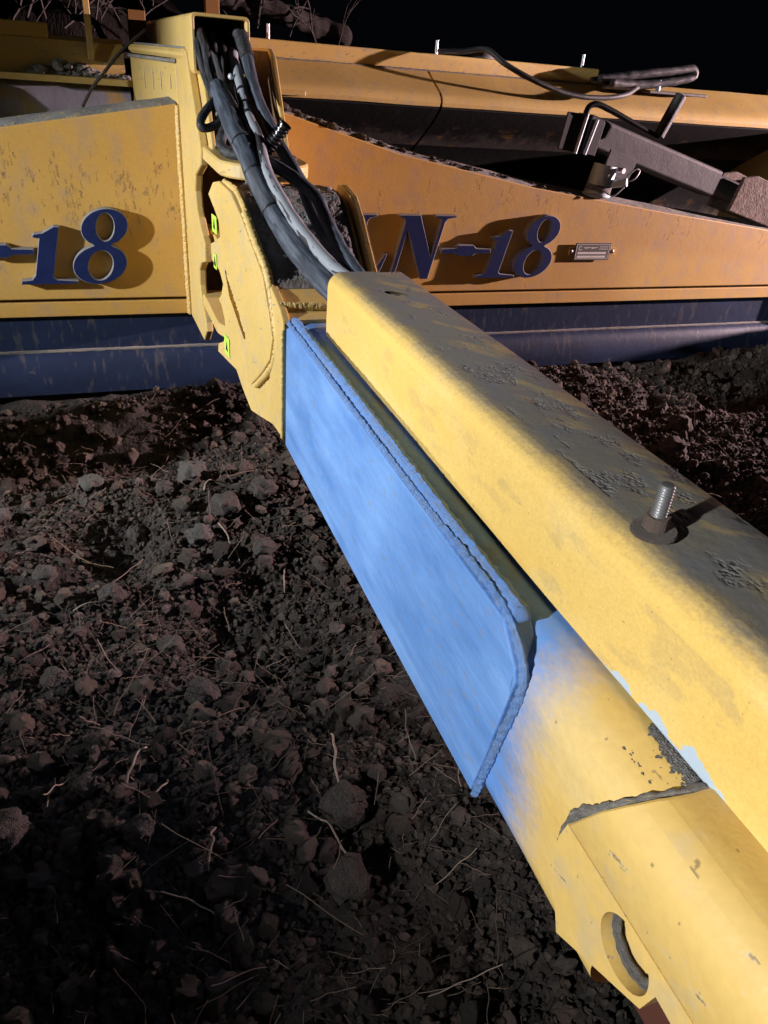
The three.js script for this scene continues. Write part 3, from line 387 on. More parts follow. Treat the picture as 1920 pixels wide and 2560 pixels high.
// collar plate against which the patch plate stops
P('end_collar', plateX([[1.25, .392], [1.395, .410], [1.412, .72], [1.37, .744], [1.25, .775]], .0872, .020, .004, [], 2), M.yellow, bar);
P('weld_bead', weld([[.086, .42, 1.414], [.085, .55, 1.418], [.085, .70, 1.420]], .006, .003), M.yellow, bar);
P('weld_bead', weld([[.10, .742, 1.345], [.14, .744, 1.352], [.20, .742, 1.358], [.30, .740, 1.352]], .010, .005), M.yellow, bar);
{ // beam: rounded hollow section
  const { x0, x1, y0, y1, r } = BEAM, prof = [...arcPts(x0 + r, y0 + r, r, 270, 180, 10), ...arcPts(x0 + r, y1 - r, r, 180, 90, 14), ...arcPts(x1 - r, y1 - r, r, 90, 0, 10), ...arcPts(x1 - r, y0 + r, r, 0, -90, 10)];
  const n = prof.length, arc = [0]; for (let i = 1; i <= n; i++) arc.push(arc[i - 1] + Math.hypot(prof[i % n][0] - prof[i - 1][0], prof[i % n][1] - prof[i - 1][1]));
  const run = (z0, z1, grow, L = 2.4, zo = 1.38, A = .6) => { const pos = [], uv = [], idx = [], NZ = 60; for (let j = 0; j <= NZ; j++) { const z = lerp(z0, z1, j / NZ); for (let i = 0; i <= n; i++) { const p = prof[i % n], cx = (x0 + x1) / 2, cy = (y0 + y1) / 2, k = .0012 * n3(z * 5, i * .25, 2); pos.push(p[0] + Math.sign(p[0] - cx) * (grow + k) * Math.min(1, Math.abs(p[0] - cx) / .05), p[1] + Math.sign(p[1] - cy) * (grow + k) * Math.min(1, Math.abs(p[1] - cy) / .05), z); uv.push((z - zo) / L, arc[i] / A); } } const W = n + 1; for (let j = 0; j < NZ; j++) for (let i = 0; i < n; i++) { const a = j * W + i, b = a + 1, c = a + W, d = c + 1; idx.push(a, b, c, b, d, c); } const g = new THREE.BufferGeometry(); g.setAttribute('position', new THREE.Float32BufferAttribute(pos, 3)); g.setAttribute('uv', new THREE.Float32BufferAttribute(uv, 2)); g.setIndex(idx); g.computeVertexNormals(); return g; };
  P('beam', run(1.38, 2.831, 0), M.beam, bar, 'square tube beam, yellow with blue overspray');
  let sg = extr(shapeOf([...arcPts(.366, .612, .006, -90, 0, 2), ...arcPts(.310, .665, .062, 0, 90, 10), ...arcPts(.1485, .665, .062, 90, 180, 14), ...arcPts(.0885, .608, .002, 180, 270, 2)]), .98, .002); sg.translate(0, 0, 2.772); const ZE = [[.60, 2.750], [.624, 2.761], [.67, 2.786], [.697, 2.803], [.717, 2.817], [.728, 2.829]]; const zEnd = y => { if (y <= ZE[0][0]) return ZE[0][1]; for (let i = 0; i < ZE.length - 1; i++) if (y <= ZE[i + 1][0]) return lerp(ZE[i][1], ZE[i + 1][1], (y - ZE[i][0]) / (ZE[i + 1][0] - ZE[i][0])); return 2.829; }; { const q = sg.attributes.position; for (let i = 0; i < q.count; i++) if (q.getZ(i) < 2.9) q.setZ(i, q.getZ(i) - 2.772 + zEnd(q.getY(i))); sg.computeVertexNormals(); sg = toCreasedNormals(sg, .5); } sg = boxUV(sg);
  const sl = P('sleeve', sg, M.sleeve, bar, 'thicker yellow sleeve at the front end');
  const ring = [[.098, .560, 2.741], [.098, .595, 2.743], [.098, .628, 2.756]]; for (let i = 0; i < n; i++) { const p = prof[i]; if (i > 10 && i < 26) ring.push([p[0] - .001, p[1] + .002, zEnd(p[1] + .010) - .005]); } ring.push([.20, .717, 2.824]); P('dirt_ring', tube(ring, .0062, 140, 8, .0035, 60), M.dust, sl);
  { const gs = []; for (let i = 0; i < 170; i++) { const k = rnd(), r = rr(.0025, .006) * (.5 + k); gs.push(lump(r, 1, .6, 1.6, .35).translate(.125 + .045 * Math.sqrt(k), lerp(.704, .717, Math.sqrt(k)), rr(2.745, 2.818))); } P('dirt_smear', mergeGeometries(gs), M.dirt, sl); }
  // side lug with a blind pin hole
  const hole = new THREE.Path(); hole.absellipse(-2.868, .566, .036, .036, 0, Math.PI * 2, true);
  const lug = extr(shapeOf([[2.784, .457], [2.905, .537], [2.913, .575], [2.95, .572], [3.74, .565], [3.74, .6055], [2.752, .6055], [2.745, .575], [2.746, .55], [2.757, .515]].map(p => [-p[0], p[1]]), [hole]), .0245, 0, 1, 28); lug.rotateY(Math.PI / 2); lug.translate(.0862, 0, 0); P('side_lug', boxUV(lug), M.yellow, sl);
  P('hole_floor', plateX(arcPts(2.868, .566, .040, 0, 350, 30), .1115, .004, .0005), M.yellow, sl); P('hole_crescent', tube(arcPts(2.868, .566, .0335, 95, 330, 30).map(([z, y]) => [.104, y, z]), .0055, 70, 8, .002, 90), M.dirt, sl);  // dark grey crescent along part of the hole wall
  P('front_box', bx(.175, .335, .36, .559, 2.80, 3.72, .004), M.rustOrange, sl);
}
{ // blue patch plate and its weld
  const o = [[1.432, .404], [2.30, .417], [2.560, .424], [2.606, .668], [2.600, .684], [2.556, .726], [1.46, .726], [1.436, .715]];
  const pl = P('patch_plate', plateX(o, .0895, .0095, .0025, [], 2), M.blue, bar, 'flat light blue plate welded on the beam side');
  P('filler_bar', plateX([[1.44, .655], [2.600, .655], [2.596, .684], [2.552, .7215], [1.44, .7215]], .0995, .030, .003), M.blueWeld, pl);
  P('weld_bead', weld([[.096, .728, 1.44], [.097, .728, 1.7], [.096, .727, 2.0], [.098, .727, 2.3], [.098, .727, 2.55], [.098, .694, 2.602], [.098, .665, 2.611], [.097, .55, 2.590], [.097, .42, 2.564]], .0065, .006), M.blueWeld, pl);
  P('weld_bead', weld([[.110, .733, 1.44], [.112, .733, 1.9], [.111, .732, 2.3], [.112, .731, 2.56]], .011, .006), M.blueWeld, pl);
}
{ // folded sheet cover
  const prof = [[.167, .7215], [.166, .76], [.166, .80], ...arcPts(.201, .832, .035, 180, 90, 12), [.25, .867], [.30, .866], ...arcPts(.335, .854, .012, 90, 0, 5), [.347, .80], [.347, .735]];
  let g = sheet(rev(prof).map(p => p), .005, 'z', COV.z0, COV.z1, 140, (a, b, z) => [(.0022 * n3(z * 3.1, b * 9, 2)), .0020 * n3(z * 2.7, a * 12, 7)]);
  // uv around must start at the left lip
  { const uv = g.attributes.uv, total = prof.reduce((s, p, i) => i ? s + Math.hypot(p[0] - prof[i - 1][0], p[1] - prof[i - 1][1]) : 0, 0); for (let i = 0; i < uv.count; i++) { let v = uv.getY(i); v = v <= total ? total - v : v - total; uv.setY(i, v); } }
  const ev = new Evaluator(); ev.useGroups = false; ev.attributes = ['position', 'normal', 'uv'];
  const cut = new THREE.CylinderGeometry(.014, .014, .06, 24).scale(1, 1, 1.9); cut.rotateY(.9); cut.translate(.262, .867, 1.695);
  let cg = g; try { const A = new Brush(g), B = new Brush(cut); A.updateMatrixWorld(); B.updateMatrixWorld(); cg = ev.evaluate(A, B, SUBTRACTION).geometry; } catch (e) { console.log('csg', e.message); }
  const cv = P('cover', cg, M.cover, bar, 'folded yellow sheet cover with grey dust on top');
  // bolt through the cover
  const bxx = .213, bz = 2.618, top = .927;
  const bolt = thing('threaded_bolt', 'steel bolt with nut and dark washer standing on the yellow drawbar cover', 'bolt', [bxx, .869, bz]);
  P('washer', new THREE.CylinderGeometry(.0235, .0245, .004, 36).rotateZ(.05).translate(bxx - .002, .8725, bz + .002), M.greasy, bolt);
  const nut = new THREE.CylinderGeometry(.0135, .0145, .015, 6, 2); P('nut', nut.translate(bxx, .882, bz), M.rust, bolt);
  const pr = []; const pitch = .0034; pr.push([0, .885]); for (let y = .885; y < top - .002; y += pitch) { pr.push([.0072, y], [.0088, y + pitch * .45], [.0088, y + pitch * .55], [.0072, y + pitch]); } pr.push([.0065, top], [0, top]);
  P('shank', new THREE.LatheGeometry(pr.map(p => new THREE.Vector2(p[0], p[1])), 24).translate(bxx, 0, bz), M.steel, bolt);
}

// ---------------------------------------------------------------- hoses
function hose(pts, r, mat, label, extra, name = 'hydraulic_hose') { const b = pts[pts.length - 1]; const h = thing(name, label, 'hose', b, 'hydraulic hoses running from the tower into the drawbar cover'); part('jacket', tube(pts, r, 110, 14, r * .10, 22), mat, h); if (extra) extra(h); return h; }
const ringAt = (p, d, r, w, mat, h, nm) => part(nm, cyl(V(...p).addScaledVector(d, -w / 2).toArray(), V(...p).addScaledVector(d, w / 2).toArray(), r, r, 18), mat, h);
function along(pts, t) { const c = new THREE.CatmullRomCurve3(pts.map(p => V(...p)), false, 'centripetal'); return [c.getPointAt(t).toArray(), c.getTangentAt(t)]; }
const H1 = [[.075, 1.169, .60], [.080, 1.122, .74], [.084, 1.080, .84], [.093, 1.049, .92], [.102, 1.005, 1.0], [.118, .955, 1.06], [.135, .910, 1.12], [.156, .867, 1.22], [.178, .831, 1.35], [.206, .800, 1.53], [.225, .775, 1.8], [.23, .77, 2.4]];
hose(H1, .029, M.rubberDusty, 'thick sleeved grey blue hose bundle, the fattest on the tongue', h => { for (const t of [.17, .235, .30]) { const [p, d] = along(H1, t); ringAt(p, d, .0305, .006, M.black, h, 'tape_band'); } });
const H2 = [[.180, 1.30, .10], [.165, 1.27, .36], [.147, 1.247, .46], [.144, 1.208, .56], [.137, 1.170, .66], [.131, 1.134, .74], [.131, 1.105, .82], [.134, 1.073, .90], [.129, 1.038, .98], [.130, 1.010, 1.03], [.142, .969, 1.10], [.162, .924, 1.18], [.182, .888, 1.28], [.205, .856, 1.40], [.233, .838, 1.54], [.25, .80, 1.9]];
hose(H2, .0155, M.greyHose, 'pale grey hose with peeling black jacket and black tape bands', h => { for (const t of [.305, .345, .375]) { const [p, d] = along(H2, t); ringAt(p, d, .0172, .012, M.black, h, 'tape_band'); } });
const H3 = [[.11, 1.035, .90], [.172, 1.010, 1.0], [.212, .987, 1.04], [.249, .956, 1.09], [.260, .913, 1.16], [.258, .877, 1.28], [.255, .848, 1.45], [.258, .83, 1.60], [.255, .80, 1.95]];
hose(H3, .017, M.rubberDusty, 'blue black hose arching over the right side of the tongue');
const A3 = [[.178, 1.30, .10], [.175, 1.318, .34], [.176, 1.296, .46], [.179, 1.255, .52], [.177, 1.201, .60], [.174, 1.154, .70], [.180, 1.111, .80], [.194, 1.056, .90], [.215, 1.008, .98], [.232, .965, 1.03], [.25, .905, 1.07], [.27, .85, 1.16], [.28, .79, 1.35], [.28, .78, 1.8]];
hose(A3, .0175, M.rubberDusty, 'sleeved hose leaving the right side of the tube mouth', h => { const [p, d] = along(A3, .21); ringAt(p, d, .0215, .10, M.rubber, h, 'outer_sleeve'); });
const A1 = [[.090, 1.29, .05], [.060, 1.318, .36], [.058, 1.272, .50], [.058, 1.223, .55], [.062, 1.178, .60], [.074, 1.140, .70], [.088, 1.09, .80], [.10, 1.03, .93]];
hose(A1, .0135, M.rubber, 'black hose hooked over the left lip of the tube mouth');
const A2 = [[.10, 1.28, .05], [.055, 1.297, .36], [.040, 1.258, .50], [.046, 1.200, .56], [.058, 1.157, .63], [.078, 1.120, .74], [.092, 1.06, .86], [.105, 1.0, .98]];
hose(A2, .0125, M.rubber, 'black hose lying against the left tower gusset');
const A4 = [[.12, 1.29, .05], [.098, 1.303, .36], [.096, 1.262, .43], [.104, 1.21, .47], [.112, 1.15, .52], [.12, 1.09, .62], [.125, 1.04, .74]];
hose(A4, .012, M.rubber, 'black hose behind the pair at the tube mouth');
const LP = [[.086, 1.159, .62], [.040, 1.133, .68], [.006, 1.096, .72], [.004, 1.079, .74], [.033, 1.080, .73], [.078, 1.106, .70], [.110, 1.129, .68]];
hose(LP, .012, M.rubber, 'short black hose bent in a tight loop below the tube');
const A5 = [[.13, 1.28, .05], [.125, 1.285, .38], [.122, 1.24, .46], [.118, 1.19, .55], [.112, 1.14, .66], [.118, 1.085, .78], [.128, 1.04, .90], [.150, .985, 1.0], [.175, .93, 1.08], [.20, .875, 1.2], [.225, .83, 1.38], [.24, .80, 1.6]];
hose(A5, .0125, M.rubber, 'black hose buried in the middle of the bundle');
const A6 = [[.20, 1.27, .10], [.20, 1.25, .40], [.205, 1.17, .52], [.212, 1.10, .66], [.225, 1.04, .80], [.24, .985, .94], [.262, .92, 1.04], [.285, .865, 1.14], [.29, .81, 1.35]];
hose(A6, .014, M.rubber, 'black hose along the right tower gusset');
hose([[.075, 1.085, .74], [.058, 1.062, .76], [.050, 1.040, .79], [.060, 1.026, .82], [.085, 1.022, .84], [.11, 1.025, .85]], .0145, M.rubber, 'short black elbow resting on the hinge flange');
hose([[.10, 1.13, .60], [.075, 1.11, .66], [.055, 1.10, .70], [.062, 1.12, .71], [.09, 1.14, .70], [.115, 1.13, .69]], .0095, M.black, 'thin black hose curled beside the tight loop');
function conduit(pts, r, label) { const c = new THREE.CatmullRomCurve3(pts.map(p => V(...p)), false, 'centripetal'), g = new THREE.TubeGeometry(c, 200, r, 14, false), p = g.attributes.position, L = c.getLength(); for (let i = 0; i <= 200; i++) { const q = c.getPointAt(i / 200), k = 1 + .10 * Math.sign(Math.sin(i / 200 * L / .006 * Math.PI)); for (let j = 0; j <= 14; j++) { const a = i * 15 + j; p.setXYZ(a, q.x + (p.getX(a) - q.x) * k, q.y + (p.getY(a) - q.y) * k, q.z + (p.getZ(a) - q.z) * k); } } g.computeVertexNormals(); const m = solo('corrugated_conduit', g, M.blackGloss, label, 'conduit', 'corrugated black conduits between the hoses'); return m; }
conduit([[.085, 1.165, .68], [.094, 1.138, .75], [.104, 1.110, .80], [.110, 1.083, .86], [.116, 1.055, .92]], .0115, 'corrugated black conduit running down between the hoses');
conduit([[.125, 1.018, .94], [.155, 1.051, .93], [.177, 1.078, .935], [.198, 1.114, .95]], .0165, 'short corrugated black conduit stub sticking out to the right');
solo('grease_nipple', new THREE.SphereGeometry(.009, 14, 10).translate(.118, 1.205, .58), M.galv, 'small round steel fitting beside the pale grey hose', 'fitting');
{ const c = [[1.319, 1.340, -.68], [1.436, 1.348, -.66], [1.531, 1.362, -.62], [1.601, 1.312, -.55], [1.736, 1.256, -.50], [1.935, 1.208, -.475], [2.122, 1.202, -.475], [2.274, 1.222, -.50], [2.42, 1.262, -.60]]; solo('black_cable', tube(c, .0125, 90, 10), M.rubber, 'black cable sagging over the right bowl lip', 'cable'); }
{ const c = [[-.30, 1.345, -1.0], [-.218, 1.333, -.95], [-.192, 1.283, -.9], [-.148, 1.245, -.85], [-.05, 1.25, -.8]]; solo('black_cable', tube(c, .014, 60, 10), M.rubber, 'black cable drooping behind the left bowl post', 'cable'); }
{ const c = [[2.20, 1.285, -.62], [2.41, 1.318, -.60], [2.65, 1.352, -.60], [2.738, 1.362, -.60], [2.758, 1.335, -.60], [2.66, 1.305, -.60], [2.43, 1.272, -.60], [2.25, 1.27, -.58]]; const h = thing('black_hose_loop', 'flattened loop of black hose lying on the right bowl', 'hose', [2.45, 1.25, -.6]); part('loop', tube(c, .020, 100, 12, .003, 20), M.rubber, h); part('inner_loop', tube(c.map(([x, y, z]) => [x - .03, y - .012, z - .03]), .017, 90, 10), M.black, h); part('foot', bx(2.47, 2.84, 1.238, 1.252, -.66, -.56, .004), M.jackGrey, h); part('strap', cyl([2.545, 1.25, -.6], [2.545, 1.30, -.6], .012), M.galv, h); }

// ---------------------------------------------------------------- parking jack clamped on the right wing
{
  const J = thing('parking_jack', 'dark grey screw jack with crank handle lying over the right wing', 'jack', [1.95, .80, -.1]); const z = -.10;
  const a = V(1.80, 1.085, z), b = V(2.60, .880, z), d = b.clone().sub(a).normalize(), up = V(0, 0, 1).cross(d).normalize(); const q = (s, u, w = 0) => a.clone().addScaledVector(d, s).addScaledVector(up, u).setZ(z + w).toArray();
  const mb = new THREE.Matrix4().makeBasis(d, up, V(0, 0, 1)); mb.setPosition(a);
  const L = a.distanceTo(b); { const g = extr(shapeOf(rrect(-.062, .062, -.062, .062, .016, 5)), L, .003); g.rotateY(Math.PI / 2); g.applyMatrix4(mb); part('outer_tube', boxUV(g), M.jackGrey, J); }
  part('inner_rod', cyl(q(L - .02, 0), q(L + .30, 0), .050, .050, 24), M.jackGrey, J);
  for (const s of [-1, 1]) { const g = extr(shapeOf([[L + .12, -.09], [L + .55, -.09], [L + .55, .09], [L + .20, .10], [L + .12, .07]]), .022, .004); g.applyMatrix4(mb); g.translate(0, 0, s * .075 - .011); part('clevis_arm', boxUV(g), M.rust, J); }
  part('clevis_block', (() => { const g = bx(.26 + L, .55 + L, -.085, .085, -.064, .064, .01); g.applyMatrix4(mb); return g; })(), M.rust, J);
  // crank head: two plates and two bright rods
  const hx = 1.735;
  part('crank_plate', plateZ([[1.617, 1.009], [1.703, .997], [1.728, 1.148], [1.636, 1.153]], .020, .010, .003), M.darkPlate, J); part('crank_plate', plateZ([[1.739, .995], [1.814, .985], [1.836, 1.118], [1.828, 1.130], [1.764, 1.146]], .016, .010, .003), M.darkPlate, J);
  part('crank_core', plateZ([[1.70, .998], [1.745, .994], [1.772, 1.143], [1.725, 1.150]], -.03, .045, .003), M.black, J);
  for (const [a0, b0] of [[[1.704, .994], [1.731, 1.150]], [[1.753, .992], [1.786, 1.130]]]) part('bright_rod', cyl([...a0, .034], [...b0, .034], .0075, .0075, 16), M.galv, J);
  const ck = part('crank_arm', tube([[hx - .012, 1.15, z + .13], [hx + .0, 1.178, z + .13], [hx + .03, 1.188, z + .13], [hx + .10, 1.172, z + .13], [hx + .25, 1.122, z + .13], [hx + .385, 1.078, z + .13]], .0125, 70, 12), M.blackGloss, J);
  part('crank_grip', cyl([2.125, 1.080, z + .13], [2.195, 1.245, z + .13], .026, .026, 22), M.rubber, ck);
  { const g = plateZ([[1.925, 1.015], [2.085, .975], [2.055, .885], [1.90, .90]], z + .070, .010, .003); part('bracket', g, M.jackGrey, J); }
  const sk = part('socket', cyl([1.915, .815, z + .05], [1.935, .945, z + .05], .060, .055, 28), M.galv, J, 'galvanised round socket on the wing edge');
  part('band', cyl([1.917, .832, z + .05], [1.921, .858, z + .05], .0605, .0600, 28), M.dust, sk); part('socket_rim', new THREE.TorusGeometry(.058, .009, 10, 30).rotateX(Math.PI / 2).translate(1.914, .818, z + .05), M.galv, sk);
  part('cross_pin', cyl([1.96, .87, z + .09], [2.005, .885, z + .14], .018, .018, 16), M.galv, sk); part('screw', cyl([1.985, .93, z + .09], [1.99, .93, z + .12], .012, .012, 12), M.steel, sk);
  part('retaining_wire', tube([[1.99, .88, z + .12], [2.05, .90, z + .13], [2.075, .935, z + .12], [2.055, .94, z + .12], [2.01, .905, z + .12]], .0035, 50, 6), M.steel, J); part('retaining_wire', tube([[1.83, .838, z + .08], [1.87, .86, z + .10], [1.95, .825, z + .13], [2.0, .86, z + .13]], .0035, 50, 6), M.steel, J);
}

// ---------------------------------------------------------------- earth bank, logs and branches behind the machine
{
  const pos = [], uv = [], idx = [], nx = 90, nz = 40; for (let j = 0; j <= nz; j++) for (let i = 0; i <= nx; i++) { const x = lerp(-4.5, 2.2, i / nx), z = lerp(-6.5, -1.6, j / nz); const fx = sstep(1.75, .2, x) * sstep(-4.5, -3.0, x), fz = sstep(-1.7, -2.9, z) * sstep(-6.5, -4.2, z); const h = 1.50 * fx * fz * (1 + .25 * n3(x * .9, 1, z * .9)) + .12 * n3(x * 3, 4, z * 3) * fx * fz + .05 * n3(x * 8, 4, z * 8) * fx * fz - .05; pos.push(x, h, z); uv.push(x, z); }
  for (let j = 0; j < nz; j++) for (let i = 0; i < nx; i++) { const a = j * (nx + 1) + i, b = a + 1, c = a + nx + 1, d = c + 1; idx.push(a, c, b, b, c, d); } const g = new THREE.BufferGeometry(); g.setAttribute('position', new THREE.Float32BufferAttribute(pos, 3)); g.setAttribute('uv', new THREE.Float32BufferAttribute(uv, 2)); g.setIndex(idx); g.computeVertexNormals(); const m = new THREE.Mesh(g, M.soil); m.name = 'earth_bank'; m.userData.kind = 'structure'; m.userData.label = 'bank of earth behind the scraper'; m.castShadow = m.receiveShadow = true; scene.add(m);
}
function log(a, b, r, label) { const A = V(...a), B = V(...b), pts = []; for (let i = 0; i <= 5; i++) { const p = A.clone().lerp(B, i / 5); pts.push([p.x + rr(-.02, .02), p.y + rr(-.02, .02), p.z + rr(-.02, .02)]); } solo('log', tube(pts, r, 40, 12, r * .35, 9), M.wood, label, 'log', 'logs and trunks lying on the earth bank'); }
log([.55, 1.54, -2.4], [1.32, 1.41, -2.3], .060, 'grey weathered log lying on the earth bank right of the tower');
log([.30, 1.58, -2.6], [.85, 1.50, -2.5], .045, 'short grey log end beside the tower tube');
function branch(base, dir, len, r, label) { const o = thing('dead_branch', label, 'branch', base, 'dead branches sticking out of the earth bank'); const rec = (p, d, L, rad, dep) => { const pts = [p.toArray()]; let c = p.clone(), dd = d.clone(); for (let i = 0; i < 6; i++) { dd.add(V(rr(-.25, .25), rr(-.2, .18), rr(-.25, .25))).normalize(); c = c.clone().addScaledVector(dd, L / 6); pts.push(c.toArray()); } part(dep ? 'twig' : 'stem', tube(pts, rad, 30, 6, rad * .2, 30), M.wood, o); if (dep < 2) for (let k = 0; k < (dep ? 2 : 4); k++) { const q = pts[1 + Math.floor(rnd() * 5)]; rec(V(...q), dd.clone().add(V(rr(-1, 1), rr(-.5, .8), rr(-.8, .8))).normalize(), L * rr(.35, .6), rad * .6, dep + 1); } }; rec(V(...base), V(...dir).normalize(), len, r, 0); }
[[.75, 1.45, -2.2, .1, 1, .1], [.95, 1.42, -2.2, .35, 1, 0], [1.1, 1.38, -2.1, -.3, 1, .1], [1.22, 1.34, -2.1, .1, 1, 0], [.60, 1.5, -2.4, -.6, .9, 0], [-.15, 1.42, -2.2, .5, 1, .1], [.02, 1.40, -1.7, .6, 1, 0], [-.45, 1.40, -2.4, -.1, 1, 0], [-.55, 1.35, -2.2, .2, 1, 0], [-.35, 1.36, -2.1, .9, .7, 0], [-.25, 1.38, -2.0, -.8, .6, 0], [-.50, 1.38, -2.3, .8, .9, 0], [-.05, 1.42, -2.2, -.7, .8, 0], [-.2, 1.36, -1.9, .3, 1, 0], [-.62, 1.34, -2.0, .5, 1, .1]].forEach(([x, y, z, dx, dy, dz], i) => branch([x, y - .05, z], [dx, dy, dz], rr(.28, .5), rr(.004, .0085), i < 5 ? 'leafless branch standing up behind the right top beam' : 'leafless branch standing up behind the left bowl'));
solo('dry_stick', tube([[-.03, 1.315, -.62], [-.10, 1.262, -.57], [-.140, 1.228, -.55], [-.208, 1.163, -.45], [-.250, 1.12, -.42], [-.285, 1.075, -.37], [-.306, 1.045, -.34]], .0065, 60, 8, .002, 40), M.wood, 'thin dry stick leaning across the left shelf', 'stick');
solo('far_upright', bx(3.55, 3.62, .9, 1.45, -.9, -.84, .01), M.jackGrey, 'dim grey post end at the far end of the right bowl', 'post');

// ---------------------------------------------------------------- clods, stones, straw
const inView = (x, z) => !(z < .06 && z > -1.3);
{
  const soft = (det, rough, f, sq) => { let g = lump(1, det, rough, f, sq); const u = g.attributes.uv; g = mergeVertices(g.deleteAttribute('normal') && g, 1e-4); g.computeVertexNormals(); return g; };
  const vars = []; for (let i = 0; i < 6; i++) vars.push(soft(2, .34 + .06 * (i % 3), 1.3 + .25 * (i % 4), .78)); for (let i = 0; i < 5; i++) vars.push(soft(1, .30, 1.2, .8));
  const lists = vars.map(() => []); const add = (x, z, r) => lists[r > .0085 ? Math.floor(rnd() * 6) : 6 + Math.floor(rnd() * 5)].push([x, z, r]);
  const dens = (x, z) => fbm(x * 3.1 + 20, z * 3.1 + 5, 3);
  for (let i = 0; i < 62000; i++) { const x = -1.5 + 2.5 * rnd(), z = .06 + 2.75 * rnd(); if (dens(x, z) < .30 + .25 * rnd()) continue; add(x, z, .0024 + .0075 * Math.pow(rnd(), 1.8)); }
  for (let i = 0; i < 7500; i++) { const x = -1.5 + 2.6 * rnd(), z = .08 + 2.7 * rnd(); if (dens(x + 9, z) < .28 + .4 * rnd()) continue; add(x, z, .007 + .018 * Math.pow(rnd(), 3.2)); }
  for (let i = 0; i < 26000; i++) { const x = .6 + 3.0 * rnd(), z = .08 + 2.0 * rnd(); add(x, z, .003 + .007 * Math.pow(rnd(), 2)); }
  for (let i = 0; i < 2600; i++) { const x = .6 + 3.0 * rnd(), z = .08 + 2.0 * rnd(); add(x, z, .009 + .020 * Math.pow(rnd(), 3)); }
  for (let i = 0; i < 190; i++) { const x = -1.3 + 2.2 * rnd(), z = .45 + 2.0 * rnd(); add(x, z, .018 + .014 * rnd()); }
  const d = new THREE.Object3D(), col = new THREE.Color(); vars.forEach((g, k) => { const L = lists[k], im = new THREE.InstancedMesh(g, M.clod, L.length); L.forEach(([x, z, r], i) => { d.position.set(x, groundH(x, z) + r * rr(.05, .5), z); d.rotation.set(rr(0, 6.3), rr(0, 6.3), rr(0, 6.3)); d.scale.set(r * rr(.8, 1.25), r * rr(.75, 1.1), r * rr(.8, 1.25)); d.updateMatrix(); im.setMatrixAt(i, d.matrix); const b = .55 + 2.1 * Math.pow(rnd(), 1.3); col.setRGB(b * rr(1.0, 1.16), b * rr(.97, 1.05), b * rr(.88, 1.02)); im.setColorAt(i, col); }); im.name = numbered('soil_clods'); im.castShadow = im.receiveShadow = true; tag(im, 'loose crumbs and clods of dark soil covering the ground', 'soil', 'loose soil crumbs', 'stuff'); scene.add(im); });
}
{ // larger stones and clods, each its own thing
  const spots = [[-.42, .86, .040, 1], [-.10, .87, .048, 1], [-.20, .95, .030, 0], [-.03, 1.10, .050, 0], [.10, 1.06, .042, 0], [-.38, 1.42, .034, 0], [-.55, 1.30, .030, 0], [-.20, 1.85, .036, 0], [-.25, 1.62, .034, 0], [-.68, 1.02, .032, 1], [-.12, 1.22, .036, 1], [-.60, 2.12, .042, 0], [.02, 2.25, .045, 0], [-.02, 2.40, .040, 0], [-.45, 2.05, .026, 0], [-.30, 1.12, .026, 0], [1.75, 1.05, .05, 0], [2.0, .8, .05, 0], [1.55, 1.3, .05, 0], [-.52, 1.72, .03, 0], [-.36, 2.2, .028, 0], [.06, 1.30, .034, 0]];
  for (const [x, z, r, st] of spots) { const g = lump(r, 3, .34, 1.5, .78); const y = groundH(x, z); const c = solo(st ? 'stone' : 'earth_clod', g, st ? M.stone : M.clod, st ? 'grey stone lying on the tilled soil left of the drawbar' : 'large brown lump of earth lying on the tilled soil', st ? 'stone' : 'clod', st ? 'grey stones on the soil' : 'large lumps of earth'); c.position.set(x, y - r * .25, z); c.rotation.y = rr(0, 6); }
}
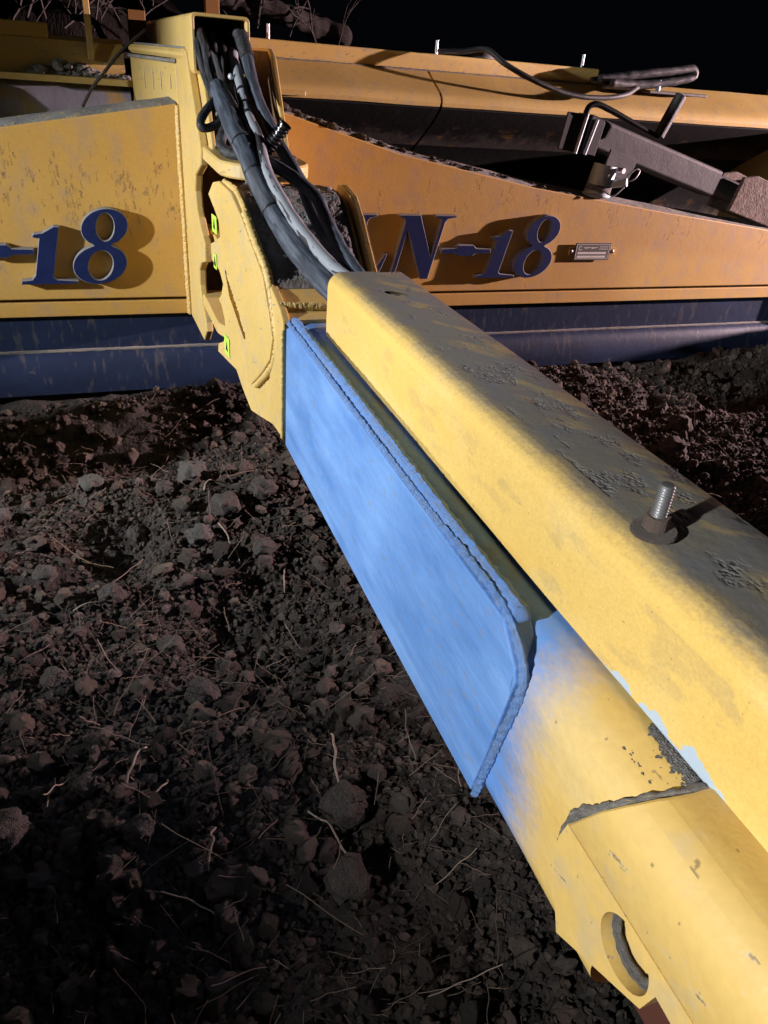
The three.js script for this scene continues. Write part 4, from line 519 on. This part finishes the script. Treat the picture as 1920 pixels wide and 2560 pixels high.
{ // straw and root fibres
  const mk = () => { const pts = [[0, 0, 0]]; let y = 0, z = 0; for (let i = 1; i <= 5; i++) { y += rr(-.06, .08); z += rr(-.08, .08); pts.push([i / 5, y, z]); } const c = new THREE.CatmullRomCurve3(pts.map(p => V(...p))); return new THREE.TubeGeometry(c, 14, .013, 5, false); };
  const vars = []; for (let i = 0; i < 6; i++) vars.push(mk()); const d = new THREE.Object3D(), col = new THREE.Color();
  vars.forEach((g, k) => { const n = 720, im = new THREE.InstancedMesh(g, M.straw, n); for (let i = 0; i < n; i++) { const right = rnd() < .28; const x = right ? rr(1.0, 3.4) : rr(-1.1, .70), z = right ? rr(.12, 1.9) : .12 + 2.6 * Math.pow(rnd(), .6); const L = (.015 + .075 * Math.pow(rnd(), 1.6)) * (rnd() < .10 ? 1.8 : 1), th = rr(.45, 1.1); d.position.set(x, groundH(x, z) + rr(.004, .02), z); d.rotation.set(rr(0, 6.3), rr(0, 6.3), rr(-.35, .6)); d.scale.set(L * 1.2, L * th * .6 + .02, L * th * .6 + .02); d.updateMatrix(); im.setMatrixAt(i, d.matrix); const b = .15 + .85 * Math.pow(rnd(), 1.6); col.setRGB(b, b * rr(.85, .98), b * rr(.78, .95)); im.setColorAt(i, col); } im.name = numbered('straw_bits'); im.castShadow = im.receiveShadow = true; tag(im, 'scattered dry straw and root fibres on the soil', 'straw', 'scattered straw', 'stuff'); scene.add(im); });
  const st = [[-.15, .80, .10, .4], [-.28, .82, .05, 0], [-.02, 1.32, .13, 1.9], [-.38, 2.08, .09, 1.1], [-.34, 2.16, .08, 1.0], [-.25, 2.32, .08, 1.35], [-.24, 2.42, .12, 2.4], [.02, 2.2, .12, 1.4], [.0, 2.35, .10, 2.1], [-.05, 1.75, .09, .2], [.08, 1.45, .09, 1.2], [-.65, 1.55, .10, 2.8], [-.08, 1.0, .08, .9], [-.48, 1.45, .10, .1]];
  for (const [x, z, L, a] of st) { const pts = []; for (let i = 0; i <= 5; i++) { const s = i / 5 * L; const X = x + Math.cos(a) * s + rr(-.006, .006), Z = z - Math.sin(a) * s + rr(-.006, .006); pts.push([X, groundH(X, Z) + .010 + .018 * Math.sin(i / 5 * 3.1) + .02 * (i / 5) * (L > .1 ? 1 : .3), Z]); } solo('straw_stalk', tube(pts, rr(.0014, .0024), 30, 6, .0005, 60), M.straw, 'long pale stalk lying on the dark soil', 'stalk', 'long stalks on the soil'); }
}

// ---------------------------------------------------------------- the work lamps
for (const l of LAMPS) {
  const p = V(...l.pos), aim = V(...l.aim), d = aim.clone().sub(p).normalize(); const g = thing(l.name, l.label, 'work lamp', [p.x, 0, p.z], 'floodlights on tripods round the machine');
  const place = (geo, off) => { geo.rotateX(Math.PI / 2); geo.applyQuaternion(new THREE.Quaternion().setFromUnitVectors(V(0, 0, 1), d)); const q = p.clone().addScaledVector(d, off); geo.translate(q.x, q.y, q.z); return geo; };
  part('housing', place(new THREE.CylinderGeometry(.075, .055, .09, 28), -.085), M.black, g);
  const em = new THREE.MeshStandardMaterial({ color: 0x111111, emissive: new THREE.Color().setRGB(...l.color), emissiveIntensity: 1.5 }); part('lens', place(new THREE.CylinderGeometry(.066, .066, .006, 28), -.036), em, g);
  const gy = groundH(p.x, p.z); part('pole', cyl([p.x - d.x * .085, gy + .35, p.z - d.z * .085], [p.x - d.x * .085, p.y - .05, p.z - d.z * .085], .014), M.black, g);
  for (let k = 0; k < 3; k++) { const a = k * 2.094 + .4; part('leg', cyl([p.x - d.x * .085, gy + .42, p.z - d.z * .085], [p.x - d.x * .085 + .32 * Math.cos(a), groundH(p.x + .32 * Math.cos(a), p.z + .32 * Math.sin(a)), p.z - d.z * .085 + .32 * Math.sin(a)], .011), M.black, g); }
  const s = new THREE.SpotLight(new THREE.Color().setRGB(...l.color), l.power, 0, l.angle * Math.PI / 180, l.pen, 2); s.position.copy(p); s.target.position.copy(aim); s.castShadow = true; s.shadow.radius = l.radius; s.shadow.mapSize.set(2048, 2048); scene.add(s); scene.add(s.target);
}
renderer.render(scene, camera);
